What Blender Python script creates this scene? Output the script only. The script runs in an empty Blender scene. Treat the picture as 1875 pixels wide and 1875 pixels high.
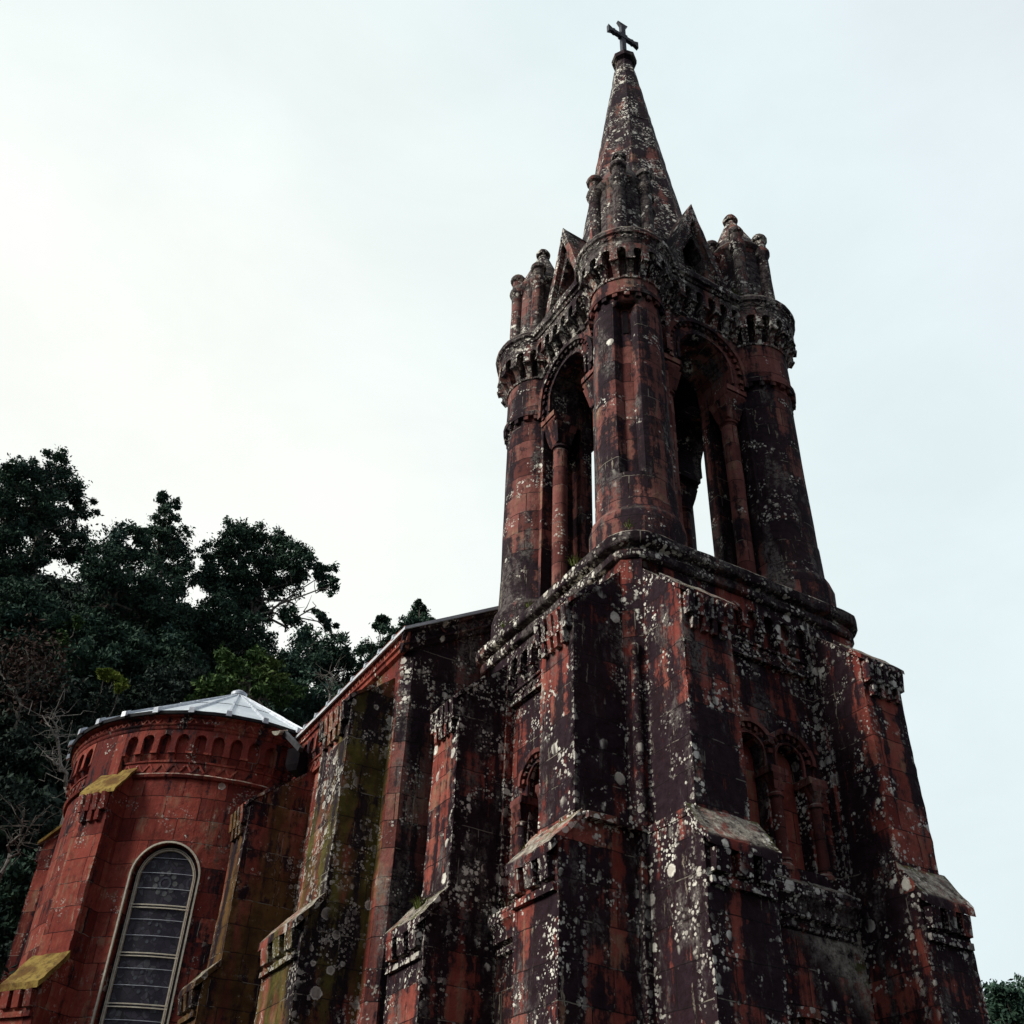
import bpy, bmesh, math, random
import numpy as np
from mathutils import Vector, Matrix, noise
from mathutils.geometry import tessellate_polygon
R_ = math.radians
scn = bpy.context.scene
COL = scn.collection
# ------------------------------------------------------------------ camera, sky, sun, exposure
CAM = Vector((-7.83459781, -10.36909687, 1.6))
YAW, PITCH, ROLL, FPX = R_(60.81636084), R_(38.12598528), R_(2.42399403), 1946.1687
fwd = Vector((math.cos(YAW) * math.cos(PITCH), math.sin(YAW) * math.cos(PITCH), math.sin(PITCH)))
rgt = fwd.cross(Vector((0, 0, 1))).normalized()
upv = rgt.cross(fwd)
c_, s_ = math.cos(ROLL), math.sin(ROLL)
CR, CU = c_ * rgt + s_ * upv, -s_ * rgt + c_ * upv
cam = bpy.data.objects.new("camera", bpy.data.cameras.new("camera"))
COL.objects.link(cam)
mw = Matrix(((CR.x, CU.x, -fwd.x, CAM.x), (CR.y, CU.y, -fwd.y, CAM.y), (CR.z, CU.z, -fwd.z, CAM.z), (0, 0, 0, 1)))
cam.matrix_world = mw
cam.data.sensor_fit = 'HORIZONTAL'
cam.data.angle = 2 * math.atan(937.5 / FPX)
cam.data.clip_end = 2000
scn.camera = cam

SUN_DIR = Vector((-0.86, 0.10, 0.50)).normalized()      # towards the sun: from the left, behind thin cloud
sun = bpy.data.objects.new("sun", bpy.data.lights.new("sun", 'SUN'))
COL.objects.link(sun)
sun.data.energy = 2.7
sun.data.angle = R_(22)
sun.data.color = (1.0, 0.95, 0.86)
sun.rotation_euler = SUN_DIR.to_track_quat('Z', 'Y').to_euler()

world = bpy.data.worlds.new("World")
scn.world = world
world.use_nodes = True
wn, wl = world.node_tree.nodes, world.node_tree.links
wn.clear()
sky = wn.new('ShaderNodeTexSky')
sky.sky_type = 'NISHITA'
sky.sun_disc = False
sky.sun_elevation = math.asin(SUN_DIR.z)
sky.sun_rotation = math.atan2(SUN_DIR.x, SUN_DIR.y)
sky.air_density, sky.dust_density, sky.ozone_density = 1.0, 4.0, 1.0
bg1 = wn.new('ShaderNodeBackground'); bg1.inputs[1].default_value = 0.05
wl.new(sky.outputs[0], bg1.inputs[0])
# the cloud deck: bright and warm low on the left, cooler and greyer high up and to the right
tc = wn.new('ShaderNodeTexCoord')
dot = wn.new('ShaderNodeVectorMath'); dot.operation = 'DOT_PRODUCT'
bd = Vector((-0.12, 0.95, 0.27)).normalized()
dot.inputs[1].default_value = bd
wl.new(tc.outputs['Generated'], dot.inputs[0])
cn = wn.new('ShaderNodeTexNoise'); cn.inputs['Scale'].default_value = 2.6; cn.inputs['Detail'].default_value = 6; cn.inputs['Roughness'].default_value = .55; cn.inputs['Distortion'].default_value = .6
wl.new(tc.outputs['Generated'], cn.inputs['Vector'])
mad = wn.new('ShaderNodeMath'); mad.operation = 'MULTIPLY_ADD'; mad.inputs[1].default_value = 0.20
wl.new(cn.outputs[0], mad.inputs[0]); wl.new(dot.outputs['Value'], mad.inputs[2])
rmp = wn.new('ShaderNodeValToRGB')
rmp.color_ramp.interpolation = 'EASE'
el = rmp.color_ramp.elements
el[0].position = 0.0; el[0].color = (0.22, 0.235, 0.265, 1)  # unseen sky behind the camera, dimmed to keep the front walls dark
el[1].position = 1.02; el[1].color = (0.80, 0.82, 0.78, 1)
for pos, c3 in ((0.30, (0.56, 0.60, 0.63)), (0.45, (0.645, 0.715, 0.745)), (0.62, (0.635, 0.725, 0.745)), (0.80, (0.70, 0.765, 0.755))):
    e = el.new(pos); e.color = c3 + (1,)
wl.new(mad.outputs[0], rmp.inputs[0])
cn2 = wn.new('ShaderNodeTexNoise'); cn2.inputs['Scale'].default_value = 3.2; cn2.inputs['Detail'].default_value = 7; cn2.inputs['Roughness'].default_value = .6; cn2.inputs['Distortion'].default_value = .3
cmap = wn.new('ShaderNodeMapping'); cmap.inputs['Scale'].default_value = (1, 1, 2.2)
wl.new(tc.outputs['Generated'], cmap.inputs['Vector']); wl.new(cmap.outputs[0], cn2.inputs['Vector'])
cm = wn.new('ShaderNodeMapRange'); cm.inputs[1].default_value = .32; cm.inputs[2].default_value = .68; cm.inputs[3].default_value = .965; cm.inputs[4].default_value = 1.045
wl.new(cn2.outputs[0], cm.inputs[0])
cmul = wn.new('ShaderNodeVectorMath'); cmul.operation = 'SCALE'
wl.new(rmp.outputs[0], cmul.inputs[0]); wl.new(cm.outputs[0], cmul.inputs['Scale'])
bg2 = wn.new('ShaderNodeBackground'); bg2.inputs[1].default_value = 1.0
wl.new(cmul.outputs[0], bg2.inputs[0])
mx = wn.new('ShaderNodeMixShader'); mx.inputs[0].default_value = 0.9
wl.new(bg1.outputs[0], mx.inputs[1]); wl.new(bg2.outputs[0], mx.inputs[2])
wo = wn.new('ShaderNodeOutputWorld')
wl.new(mx.outputs[0], wo.inputs[0])

scn.view_settings.view_transform = 'Standard'
scn.view_settings.look = 'None'
scn.view_settings.exposure = 0.45
scn.view_settings.gamma = 1.0
scn.cycles.max_bounces = 5
scn.cycles.diffuse_bounces = 3
random.seed(7)
RNG = np.random.default_rng(11)

# ------------------------------------------------------------------ small node helper
class NT:
    def __init__(self, name):
        self.m = bpy.data.materials.new(name)
        self.m.use_nodes = True
        self.t = self.m.node_tree
        self.t.nodes.clear()
        self.out = self.t.nodes.new('ShaderNodeOutputMaterial')
        self.bsdf = self.t.nodes.new('ShaderNodeBsdfPrincipled')
        self.t.links.new(self.bsdf.outputs[0], self.out.inputs[0])
    def put(self, inp, v):
        if hasattr(v, 'node'):
            self.t.links.new(v, inp)
        elif inp.type == 'RGBA' and not isinstance(v, (int, float)):
            inp.default_value = tuple(v)[:3] + (1,)
        else:
            inp.default_value = v
    def n(self, kind, outi=0, props=None, **kw):
        nd = self.t.nodes.new('ShaderNode' + kind)
        for k, v in (props or {}).items():
            setattr(nd, k, v)
        for k, v in kw.items():
            self.put(nd.inputs[int(k[1:])] if k[0] == 'i' and k[1:].isdigit() else nd.inputs[k.replace('_', ' ')], v)
        return nd.outputs[outi]
    def math(self, op, a, b=0.0, clamp=False):
        return self.n('Math', 0, dict(operation=op, use_clamp=clamp), i0=a, i1=b)
    def scale(self, v, s):
        return self.n('VectorMath', 0, dict(operation='MULTIPLY'), i0=v, i1=s)
    def noise(self, v, s, det=4, rough=0.55, out=0):
        return self.n('TexNoise', out, None, Vector=v, Scale=s, Detail=det, Roughness=rough)
    def step(self, v, a, b):
        return self.n('MapRange', 0, dict(interpolation_type='SMOOTHSTEP'), i0=v, i1=a, i2=b, i3=0.0, i4=1.0)
    def mix(self, f, a, b, mode='MIX'):
        nd = self.t.nodes.new('ShaderNodeMix')
        nd.data_type = 'RGBA'; nd.blend_type = mode
        self.put(nd.inputs[0], f); self.put(nd.inputs[6], a); self.put(nd.inputs[7], b)
        return nd.outputs[2]

def stone(name, oc_cols=((0.060, 0.040, 0.012), (0.15, 0.125, 0.030)), dark=0.0, spots=0.5, grey=0.3, ochre=0.0, red=0.5, row=0.46, blk=0.85, rings=0.0, edge=0.0):
    """old red volcanic ashlar: blocks, black crust running down, grey film, white lichen discs"""
    t = NT(name)
    P = t.n('NewGeometry', 0)
    Nrm = t.n('NewGeometry', 1)
    uv = t.n('UVMap', 0, dict(uv_map='UVMap'))
    uvw = t.n('VectorMath', 0, dict(operation='MULTIPLY_ADD'), i0=t.noise(P, 1.6, 3, .6, 1), i1=(0.035, 0.035, 0.0), i2=uv)
    bk = t.t.nodes.new('ShaderNodeTexBrick')
    bk.offset = 0.45; bk.squash = 0.8; bk.squash_frequency = 3
    t.put(bk.inputs['Vector'], uvw)
    for k, v in dict(Scale=1.0, Bias=0.0).items():
        bk.inputs[k].default_value = v
    bk.inputs['Color1'].default_value = (0, 0, 0, 1); bk.inputs['Color2'].default_value = (1, 1, 1, 1)
    bk.inputs['Mortar'].default_value = (.4, .4, .4, 1)
    bk.inputs['Mortar Size'].default_value = 0.009
    bk.inputs['Mortar Smooth'].default_value = 0.4
    bk.inputs['Brick Width'].default_value = blk
    bk.inputs['Row Height'].default_value = row
    bv, mort = bk.outputs[0], bk.outputs[1]
    warp = t.n('VectorMath', 0, dict(operation='MULTIPLY_ADD'), i0=t.noise(P, 4.0, 4, .65, 1), i1=(0.13, 0.13, 0.13), i2=P)
    nbig = t.noise(P, 0.42, 3)
    nmid = t.noise(warp, 2.1, 6, 0.65)
    fine = t.noise(P, 19.0, 5, 0.75)
    grit = t.noise(P, 7.0, 5, 0.7)
    strk = t.noise(t.scale(warp, (3.0, 3.0, 0.15)), 1.0, 7, 0.66)
    strk2 = t.noise(t.scale(warp, (9.0, 9.0, 0.35)), 1.0, 5, 0.62)
    strk3 = t.noise(t.scale(warp, (5.5, 5.5, 0.30)), 1.7, 5, 0.6)
    # bare stone
    tone = t.math('ADD', t.math('MULTIPLY', bv, 0.34), t.math('ADD', t.math('MULTIPLY', nmid, 0.34), t.math('MULTIPLY', strk3, 0.32)))
    deep = (0.165, 0.028, 0.022) if red > .4 else (0.115, 0.032, 0.028)
    warm = (0.33, 0.082, 0.060) if red > .4 else (0.25, 0.092, 0.078)
    if red > .6: deep, warm = (0.135, 0.021, 0.017), (0.335, 0.070, 0.049)
    base = t.mix(t.step(tone, 0.32, 0.66), deep, warm)
    base = t.mix(t.math('MULTIPLY', t.step(grit, 0.46, 0.70), 0.55), base, (0.085, 0.028, 0.022))
    tan = t.math('MULTIPLY', t.step(t.math('ADD', t.math('MULTIPLY', strk3, .8), t.math('MULTIPLY', bv, .2)), 0.52, 0.64), t.step(nmid, 0.42, 0.62))
    base = t.mix(t.math('MULTIPLY', tan, 0.7), base, t.mix(fine, (0.22, 0.12, 0.075), (0.40, 0.28, 0.18)))
    # ochre algae
    if ochre > 0:
        oc = t.step(t.noise(t.scale(warp, (1.3, 1.3, .35)), 1.0, 5, .6), 0.60 - ochre, 0.75 - ochre)
        base = t.mix(oc, base, t.mix(t.step(nmid, .35, .65), *oc_cols))
    # black crust running down the wall
    cr = t.math('ADD', t.math('MULTIPLY', strk, 0.60), t.math('MULTIPLY', nbig, 0.40))
    cr = t.math('ADD', cr, t.math('MULTIPLY', t.math('SUBTRACT', grit, 0.5), 0.16))
    cr = t.math('ADD', cr, t.math('MULTIPLY', t.math('SUBTRACT', nmid, 0.5), 0.22))
    cr = t.math('ADD', cr, t.math('MULTIPLY', t.math('SUBTRACT', bv, 0.5), -0.06))
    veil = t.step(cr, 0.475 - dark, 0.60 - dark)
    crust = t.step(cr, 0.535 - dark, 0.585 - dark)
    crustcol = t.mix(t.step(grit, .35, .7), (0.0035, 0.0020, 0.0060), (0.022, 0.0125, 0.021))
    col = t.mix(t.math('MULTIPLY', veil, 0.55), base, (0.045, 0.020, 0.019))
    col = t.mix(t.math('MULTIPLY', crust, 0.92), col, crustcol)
    # grey lichen film
    gf = t.noise(t.scale(warp, (1.7, 1.7, 0.6)), 1.0, 6, 0.68)
    gmask = t.math('MULTIPLY', t.step(gf, 0.66 - 0.22 * grey, 0.72 - 0.16 * grey), t.step(t.math('ADD', t.math('MULTIPLY', fine, .6), t.math('MULTIPLY', grit, .4)), 0.42, 0.58))
    col = t.mix(t.math('MULTIPLY', gmask, 0.60), col, t.mix(nmid, (0.09, 0.080, 0.088), (0.32, 0.29, 0.25)))
    # pale runs
    pr = t.math('MULTIPLY', t.step(strk2, 0.63, 0.68), t.step(nmid, 0.47, 0.60))
    col = t.mix(t.math('MULTIPLY', pr, 0.65), col, (0.42, 0.37, 0.28))
    # joints: dark lines, in places picked out by pale lime
    jc = t.mix(t.step(nmid, .54, .60), (0.012, 0.008, 0.009), (0.30, 0.27, 0.22))
    col = t.mix(t.math('MULTIPLY', mort, 0.75), col, jc)
    # discs of white lichen, in clusters
    def discs(sc, rmax, jitter, amt, seed):
        vv = t.n('VectorMath', 0, dict(operation='MULTIPLY_ADD'), i0=t.noise(P, 26.0, 5, .7, 1), i1=(jitter, jitter, jitter), i2=t.n('VectorMath', 0, dict(operation='ADD'), i0=P, i1=(seed, seed * 1.7, seed * .6)))
        vn = t.t.nodes.new('ShaderNodeTexVoronoi')
        vn.inputs['Scale'].default_value = sc
        t.put(vn.inputs['Vector'], vv)
        rr = t.n('SeparateColor', 0, None, i0=vn.outputs[1])
        gg = t.n('SeparateColor', 1, None, i0=vn.outputs[1])
        rad = t.math('MULTIPLY', t.math('POWER', rr, 1.2), rmax)
        d = t.math('SUBTRACT', rad, vn.outputs[0])
        disc = t.step(d, 0.0, 0.05)
        if rings > 0:
            disc = t.math('SUBTRACT', disc, t.math('MULTIPLY', t.step(d, 0.05, 0.14), rings))
        return t.math('MULTIPLY', disc, t.step(gg, 1.0 - amt - .02, 1.0 - amt + .02)), gg
    cl = t.math('ADD', t.math('MULTIPLY', t.noise(P, 0.85, 3, .6), 0.55), t.math('MULTIPLY', t.noise(t.scale(P, (3, 3, .55)), 1.0, 3, .55), 0.45))
    c2 = t.noise(P, 1.9, 4, .65)
    if edge > 0:
        bv_ = t.n('Bevel', 0, dict(samples=4), Radius=0.16)
        eg = t.math('SUBTRACT', 1.0, t.n('VectorMath', 1, dict(operation='DOT_PRODUCT'), i0=bv_, i1=Nrm))
        eg = t.math('MULTIPLY', t.step(eg, 0.02, 0.28), 0.15 * edge)
        cl = t.math('ADD', cl, eg); c2 = t.math('ADD', c2, eg)
    clus = t.step(cl, 0.635 - 0.17 * spots, 0.675 - 0.14 * spots)
    clus2 = t.step(c2, 0.615 - 0.15 * spots, 0.665 - 0.13 * spots)
    both = t.math('MULTIPLY', clus, clus2)
    d1, g1 = discs(4.3, 0.44, 0.07, 0.30, 3.1)
    d2, g2 = discs(9.5, 0.60, 0.055, 0.85, 9.7)
    d3, g3 = discs(21.0, 0.66, 0.035, 0.93, 17.3)
    lm = t.math('MAXIMUM', t.math('MULTIPLY', d1, clus), t.math('MAXIMUM', t.math('MULTIPLY', d2, both), t.math('MULTIPLY', d3, t.math('MAXIMUM', both, t.math('MULTIPLY', t.step(c2, 0.66 - 0.15 * spots, 0.72 - 0.13 * spots), .8)))))
    pat = t.step(t.noise(warp, 5.5, 8, .78), 0.615, 0.64)
    pat = t.math('MULTIPLY', pat, t.math('MAXIMUM', both, t.math('MULTIPLY', t.step(c2, 0.67 - 0.15 * spots, 0.70 - 0.13 * spots), 1.0)))
    lm = t.math('MAXIMUM', lm, t.math('MULTIPLY', pat, .85))
    lcol = t.mix(g2, (0.52, 0.48, 0.42), (0.90, 0.88, 0.79))
    lcol = t.mix(t.math('MULTIPLY', t.step(fine, .50, .75), .5), lcol, (0.30, 0.27, 0.23))
    col = t.mix(lm, col, lcol)
    # what settles on ledges: crust of lichen and a little moss
    nz = t.n('SeparateXYZ', 2, None, i0=Nrm)
    top = t.math('MULTIPLY', t.step(nz, 0.30, 0.60), t.step(t.math('ADD', grit, t.math('MULTIPLY', fine, .5)), 0.58, 0.84))
    tcol = t.mix(t.step(c2, .54, .62), t.mix(t.step(fine, .4, .62), (0.62, 0.58, 0.48), (0.20, 0.17, 0.14)), (0.10, 0.105, 0.028))
    col = t.mix(t.math('MULTIPLY', top, 0.85), col, tcol)
    t.put(t.bsdf.inputs['Base Color'], col)
    t.bsdf.inputs['Roughness'].default_value = 0.9
    t.bsdf.inputs['Specular IOR Level'].default_value = 0.2
    h = t.math('ADD', t.math('MULTIPLY', fine, 0.40), t.math('MULTIPLY', nmid, 0.8))
    h = t.math('ADD', h, t.math('MULTIPLY', grit, 0.7))
    h = t.math('ADD', h, t.math('MULTIPLY', mort, -0.9))
    h = t.math('ADD', h, t.math('MULTIPLY', lm, 0.45))
    h = t.math('ADD', h, t.math('MULTIPLY', bv, 0.10))
    t.put(t.bsdf.inputs['Normal'], t.n('Bump', 0, None, Strength=0.8, Distance=0.035, Height=h))
    return t.m

def plain(name, c1, c2, sc=6.0, rough=0.6, metal=0.0, bump=0.2, stretch=(1, 1, 1), spec=0.3):
    t = NT(name)
    t.bsdf.inputs['Specular IOR Level'].default_value = spec
    P = t.n('NewGeometry', 0)
    n = t.noise(t.scale(P, stretch), sc, 5, .6)
    t.put(t.bsdf.inputs['Base Color'], t.mix(t.step(n, .35, .68), c1, c2))
    t.bsdf.inputs['Roughness'].default_value = rough
    t.bsdf.inputs['Metallic'].default_value = metal
    if bump:
        t.put(t.bsdf.inputs['Normal'], t.n('Bump', 0, None, Strength=bump, Distance=0.02, Height=n))
    return t.m

def foliage(name, c1, c2, c3):
    t = NT(name)
    P = t.n('NewGeometry', 0)
    rnd = t.n('NewGeometry', 8)
    n = t.noise(P, 0.55, 3)
    c = t.mix(rnd, c1, c2)
    c = t.mix(t.math('MULTIPLY', t.step(n, .52, .70), .7), c, c3)
    t.put(t.bsdf.inputs['Base Color'], c)
    t.bsdf.inputs['Roughness'].default_value = 0.75
    t.bsdf.inputs['Specular IOR Level'].default_value = 0.15
    return t.m

M = {}
M['tower'] = stone('stone of the tower', dark=0.098, spots=0.80, grey=0.62, edge=1.0, red=.45)
M['belfry'] = stone('stone of the belfry', dark=0.098, spots=0.60, grey=0.66, red=0.35)
M['inside'] = stone('shade-darkened stone inside the belfry', dark=0.22, spots=0.1, grey=0.1, red=0.35)  # darker copy of the belfry stone, shade of the interior put into its colour
M['crown'] = stone('stone of the turret crowns', dark=0.105, spots=0.92, grey=1.10, red=0.3, row=0.30, blk=0.5, edge=.6)
M['spire'] = stone('stone of the spire', dark=0.115, spots=1.12, grey=0.60, red=0.35, row=0.40, blk=0.6)
M['cornice'] = stone('stone of the cornice', dark=0.12, spots=1.05, grey=1.0, red=0.3, row=2.0, blk=1.1)
M['nave'] = stone('stone of the nave front', dark=0.105, spots=0.82, grey=0.80, red=0.35)
M['nave_side'] = stone('stone of the nave side', dark=0.035, spots=0.90, grey=0.35, ochre=0.16, rings=.5, edge=.8)
M['nave_moss'] = stone('mossy stone of the nave buttress', oc_cols=((0.045, 0.036, 0.010), (0.135, 0.120, 0.026)), dark=0.02, spots=0.95, grey=0.30, ochre=0.215, rings=.5, edge=.8)
M['niche'] = stone('sheltered stone in the niches', dark=-0.03, spots=0.1, grey=0.15, red=0.5)
M['shaft'] = stone('stone of the shafts', dark=0.02, spots=0.45, grey=0.45, red=0.35)
M['apse'] = stone('stone of the apse', dark=0.0, spots=0.56, grey=0.25, red=0.7, rings=.5, edge=.6)
M['apse_trim'] = stone('stone of the apse frieze', dark=0.0, spots=0.42, grey=0.24, red=0.7, row=3, blk=0.75)
M['ochre'] = stone('ochre stained stone', oc_cols=((0.055, 0.028, 0.012), (0.155, 0.085, 0.026)), dark=0.035, spots=0.55, grey=0.15, ochre=0.22, rings=.8, edge=.7)
def slab_material():
    t = NT('lichen covered slab')
    P = t.n('NewGeometry', 0)
    a, b, c = t.noise(P, 2.6, 6, .7), t.noise(P, 9.0, 6, .75), t.noise(P, 24.0, 4, .7)
    col = t.mix(t.step(a, .38, .62), (0.16, 0.085, 0.028), (0.36, 0.255, 0.070))
    col = t.mix(t.math('MULTIPLY', t.step(b, .50, .64), .75), col, (0.090, 0.060, 0.030))
    col = t.mix(t.math('MULTIPLY', t.step(b, .36, .28), .8), col, (0.46, 0.40, 0.24))
    col = t.mix(t.math('MULTIPLY', t.step(c, .60, .68), .6), col, (0.05, 0.03, 0.02))
    t.put(t.bsdf.inputs['Base Color'], col)
    t.bsdf.inputs['Roughness'].default_value = .92
    t.bsdf.inputs['Specular IOR Level'].default_value = .15
    t.put(t.bsdf.inputs['Normal'], t.n('Bump', 0, None, Strength=.7, Distance=.03, Height=t.math('ADD', b, t.math('MULTIPLY', c, .5))))
    return t.m
M['slab'] = slab_material()
def zinc_material():
    t = NT('weathered zinc sheet')
    P = t.n('NewGeometry', 0)
    a, b, c = t.noise(P, .9, 5, .6), t.noise(P, 5.0, 6, .7), t.noise(t.scale(P, (1, 1, .25)), 9.0, 4, .6)
    col = t.mix(t.step(a, .35, .65), (0.50, 0.56, 0.62), (0.68, 0.73, 0.77))
    col = t.mix(t.math('MULTIPLY', t.step(b, .52, .68), .45), col, (0.36, 0.40, 0.43))
    col = t.mix(t.math('MULTIPLY', t.step(c, .60, .70), .40), col, (0.25, 0.26, 0.25))
    t.put(t.bsdf.inputs['Base Color'], col)
    t.put(t.bsdf.inputs['Roughness'], t.math('ADD', .34, t.math('MULTIPLY', b, .3)))
    t.bsdf.inputs['Metallic'].default_value = .2
    t.put(t.bsdf.inputs['Normal'], t.n('Bump', 0, None, Strength=.25, Distance=.03, Height=a))
    return t.m
M['zinc'] = zinc_material()
M['zinc_dark'] = plain('zinc seams', (0.40, 0.44, 0.50), (0.60, 0.64, 0.69), 7.0, 0.5, 0.2, 0.1)
M['gutter_dark'] = plain('dark eaves iron', (0.012, 0.012, 0.016), (0.03, 0.03, 0.036), 8, .6)
M['cream'] = plain('cream paint', (0.55, 0.50, 0.40), (0.72, 0.68, 0.56), 14, .5)
M['iron'] = plain('black iron', (0.012, 0.014, 0.024), (0.03, 0.032, 0.045), 12, .5, .3)
M['black'] = plain('dark interior stone', (0.006, 0.005, 0.007), (0.014, 0.011, 0.013), 4, .95, spec=.05)  # plain black; on the turrets it stands in for shade
M['bark'] = plain('bark', (0.05, 0.042, 0.038), (0.13, 0.115, 0.10), 5, .9, 0, .4, (4, 4, .8))
M['palebark'] = plain('pale bark', (0.09, 0.08, 0.072), (0.27, 0.25, 0.225), 5, .9, 0, .4, (4, 4, .8))
M['leaf_dark'] = foliage('dark evergreen leaves', (0.014, 0.036, 0.027), (0.070, 0.130, 0.085), (0.030, 0.072, 0.066))
M['leaf_deep'] = foliage('blackish green leaves', (0.009, 0.019, 0.016), (0.032, 0.054, 0.042), (0.020, 0.044, 0.020))  # darkest leaf colour, for low shrubs and undergrowth
M['leaf_mid'] = foliage('mid green leaves', (0.022, 0.055, 0.020), (0.085, 0.145, 0.040), (0.075, 0.105, 0.025))
M['leaf_lime'] = foliage('yellow green leaves', (0.09, 0.14, 0.025), (0.28, 0.32, 0.06), (0.16, 0.22, 0.04))
M['leaf_brown'] = foliage('reddish twigs', (0.035, 0.018, 0.014), (0.06, 0.032, 0.024), (0.03, 0.02, 0.018))
M['moss'] = foliage('moss and grass', (0.05, 0.07, 0.015), (0.16, 0.19, 0.05), (0.22, 0.20, 0.07))
M['soil'] = plain('forest floor', (0.004, 0.005, 0.004), (0.012, 0.014, 0.009), 0.6, 1.0, 0, .5)
M['lawn'] = plain('meadow grass', (0.03, 0.05, 0.015), (0.06, 0.085, 0.03), 0.8, 1.0, 0, .4)

def glass_material():
    t = NT('leaded stained glass')
    uv = t.n('UVMap', 0, dict(uv_map='UVMap'))
    v1 = t.t.nodes.new('ShaderNodeTexVoronoi'); v1.inputs['Scale'].default_value = 9.0; t.put(v1.inputs['Vector'], uv)
    v2 = t.t.nodes.new('ShaderNodeTexVoronoi'); v2.feature = 'DISTANCE_TO_EDGE'; v2.inputs['Scale'].default_value = 9.0; t.put(v2.inputs['Vector'], uv)
    v3 = t.t.nodes.new('ShaderNodeTexVoronoi'); v3.inputs['Scale'].default_value = 3.0; v3.inputs['Randomness'].default_value = .45; t.put(v3.inputs['Vector'], uv)
    rr = t.n('SeparateColor', 0, None, i0=v1.outputs[1])
    r3 = t.n('SeparateColor', 1, None, i0=v3.outputs[1])
    col = t.mix(t.step(rr, .2, .9), (0.016, 0.012, 0.024), (0.040, 0.034, 0.052))
    ringm = t.math('MULTIPLY', t.step(t.math('SINE', t.math('MULTIPLY', v3.outputs[0], 26.0)), .35, .75), t.step(r3, .35, .6))
    col = t.mix(t.math('MULTIPLY', ringm, t.step(rr, .3, .8)), col, (0.075, 0.080, 0.095))
    col = t.mix(t.math('MULTIPLY', t.step(rr, .93, .98), .4), col, (0.10, 0.11, 0.11))
    col = t.mix(t.step(v2.outputs[0], 0.05, 0.02), col, (0.008, 0.007, 0.010))
    t.put(t.bsdf.inputs['Base Color'], col)
    t.bsdf.inputs['Roughness'].default_value = 0.4
    t.bsdf.inputs['Specular IOR Level'].default_value = 0.35
    n = t.noise(uv, 60, 2)
    t.put(t.bsdf.inputs['Normal'], t.n('Bump', 0, None, Strength=.25, Distance=.01, Height=t.math('ADD', n, t.math('MULTIPLY', rr, .5))))
    return t.m
M['glass'] = glass_material()
M['glass_pale'] = plain('pale glass pieces', (0.07, 0.075, 0.08), (0.16, 0.165, 0.165), 9, .4, 0, .2)
M['glass_blue'] = plain('dim blue glass pieces', (0.035, 0.04, 0.052), (0.085, 0.10, 0.12), 9, .4, 0, .2)

# ------------------------------------------------------------------ object helpers
def empty(name, loc=(0, 0, 0), parent=None):
    o = bpy.data.objects.new(name, None)
    COL.objects.link(o); o.location = loc
    if parent: o.parent = parent
    return o
def tag(o, label=None, cat=None, group=None, kind=None):
    if label: o['label'] = label
    if cat: o['category'] = cat
    if group: o['group'] = group
    if kind: o['kind'] = kind
    return o

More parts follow.
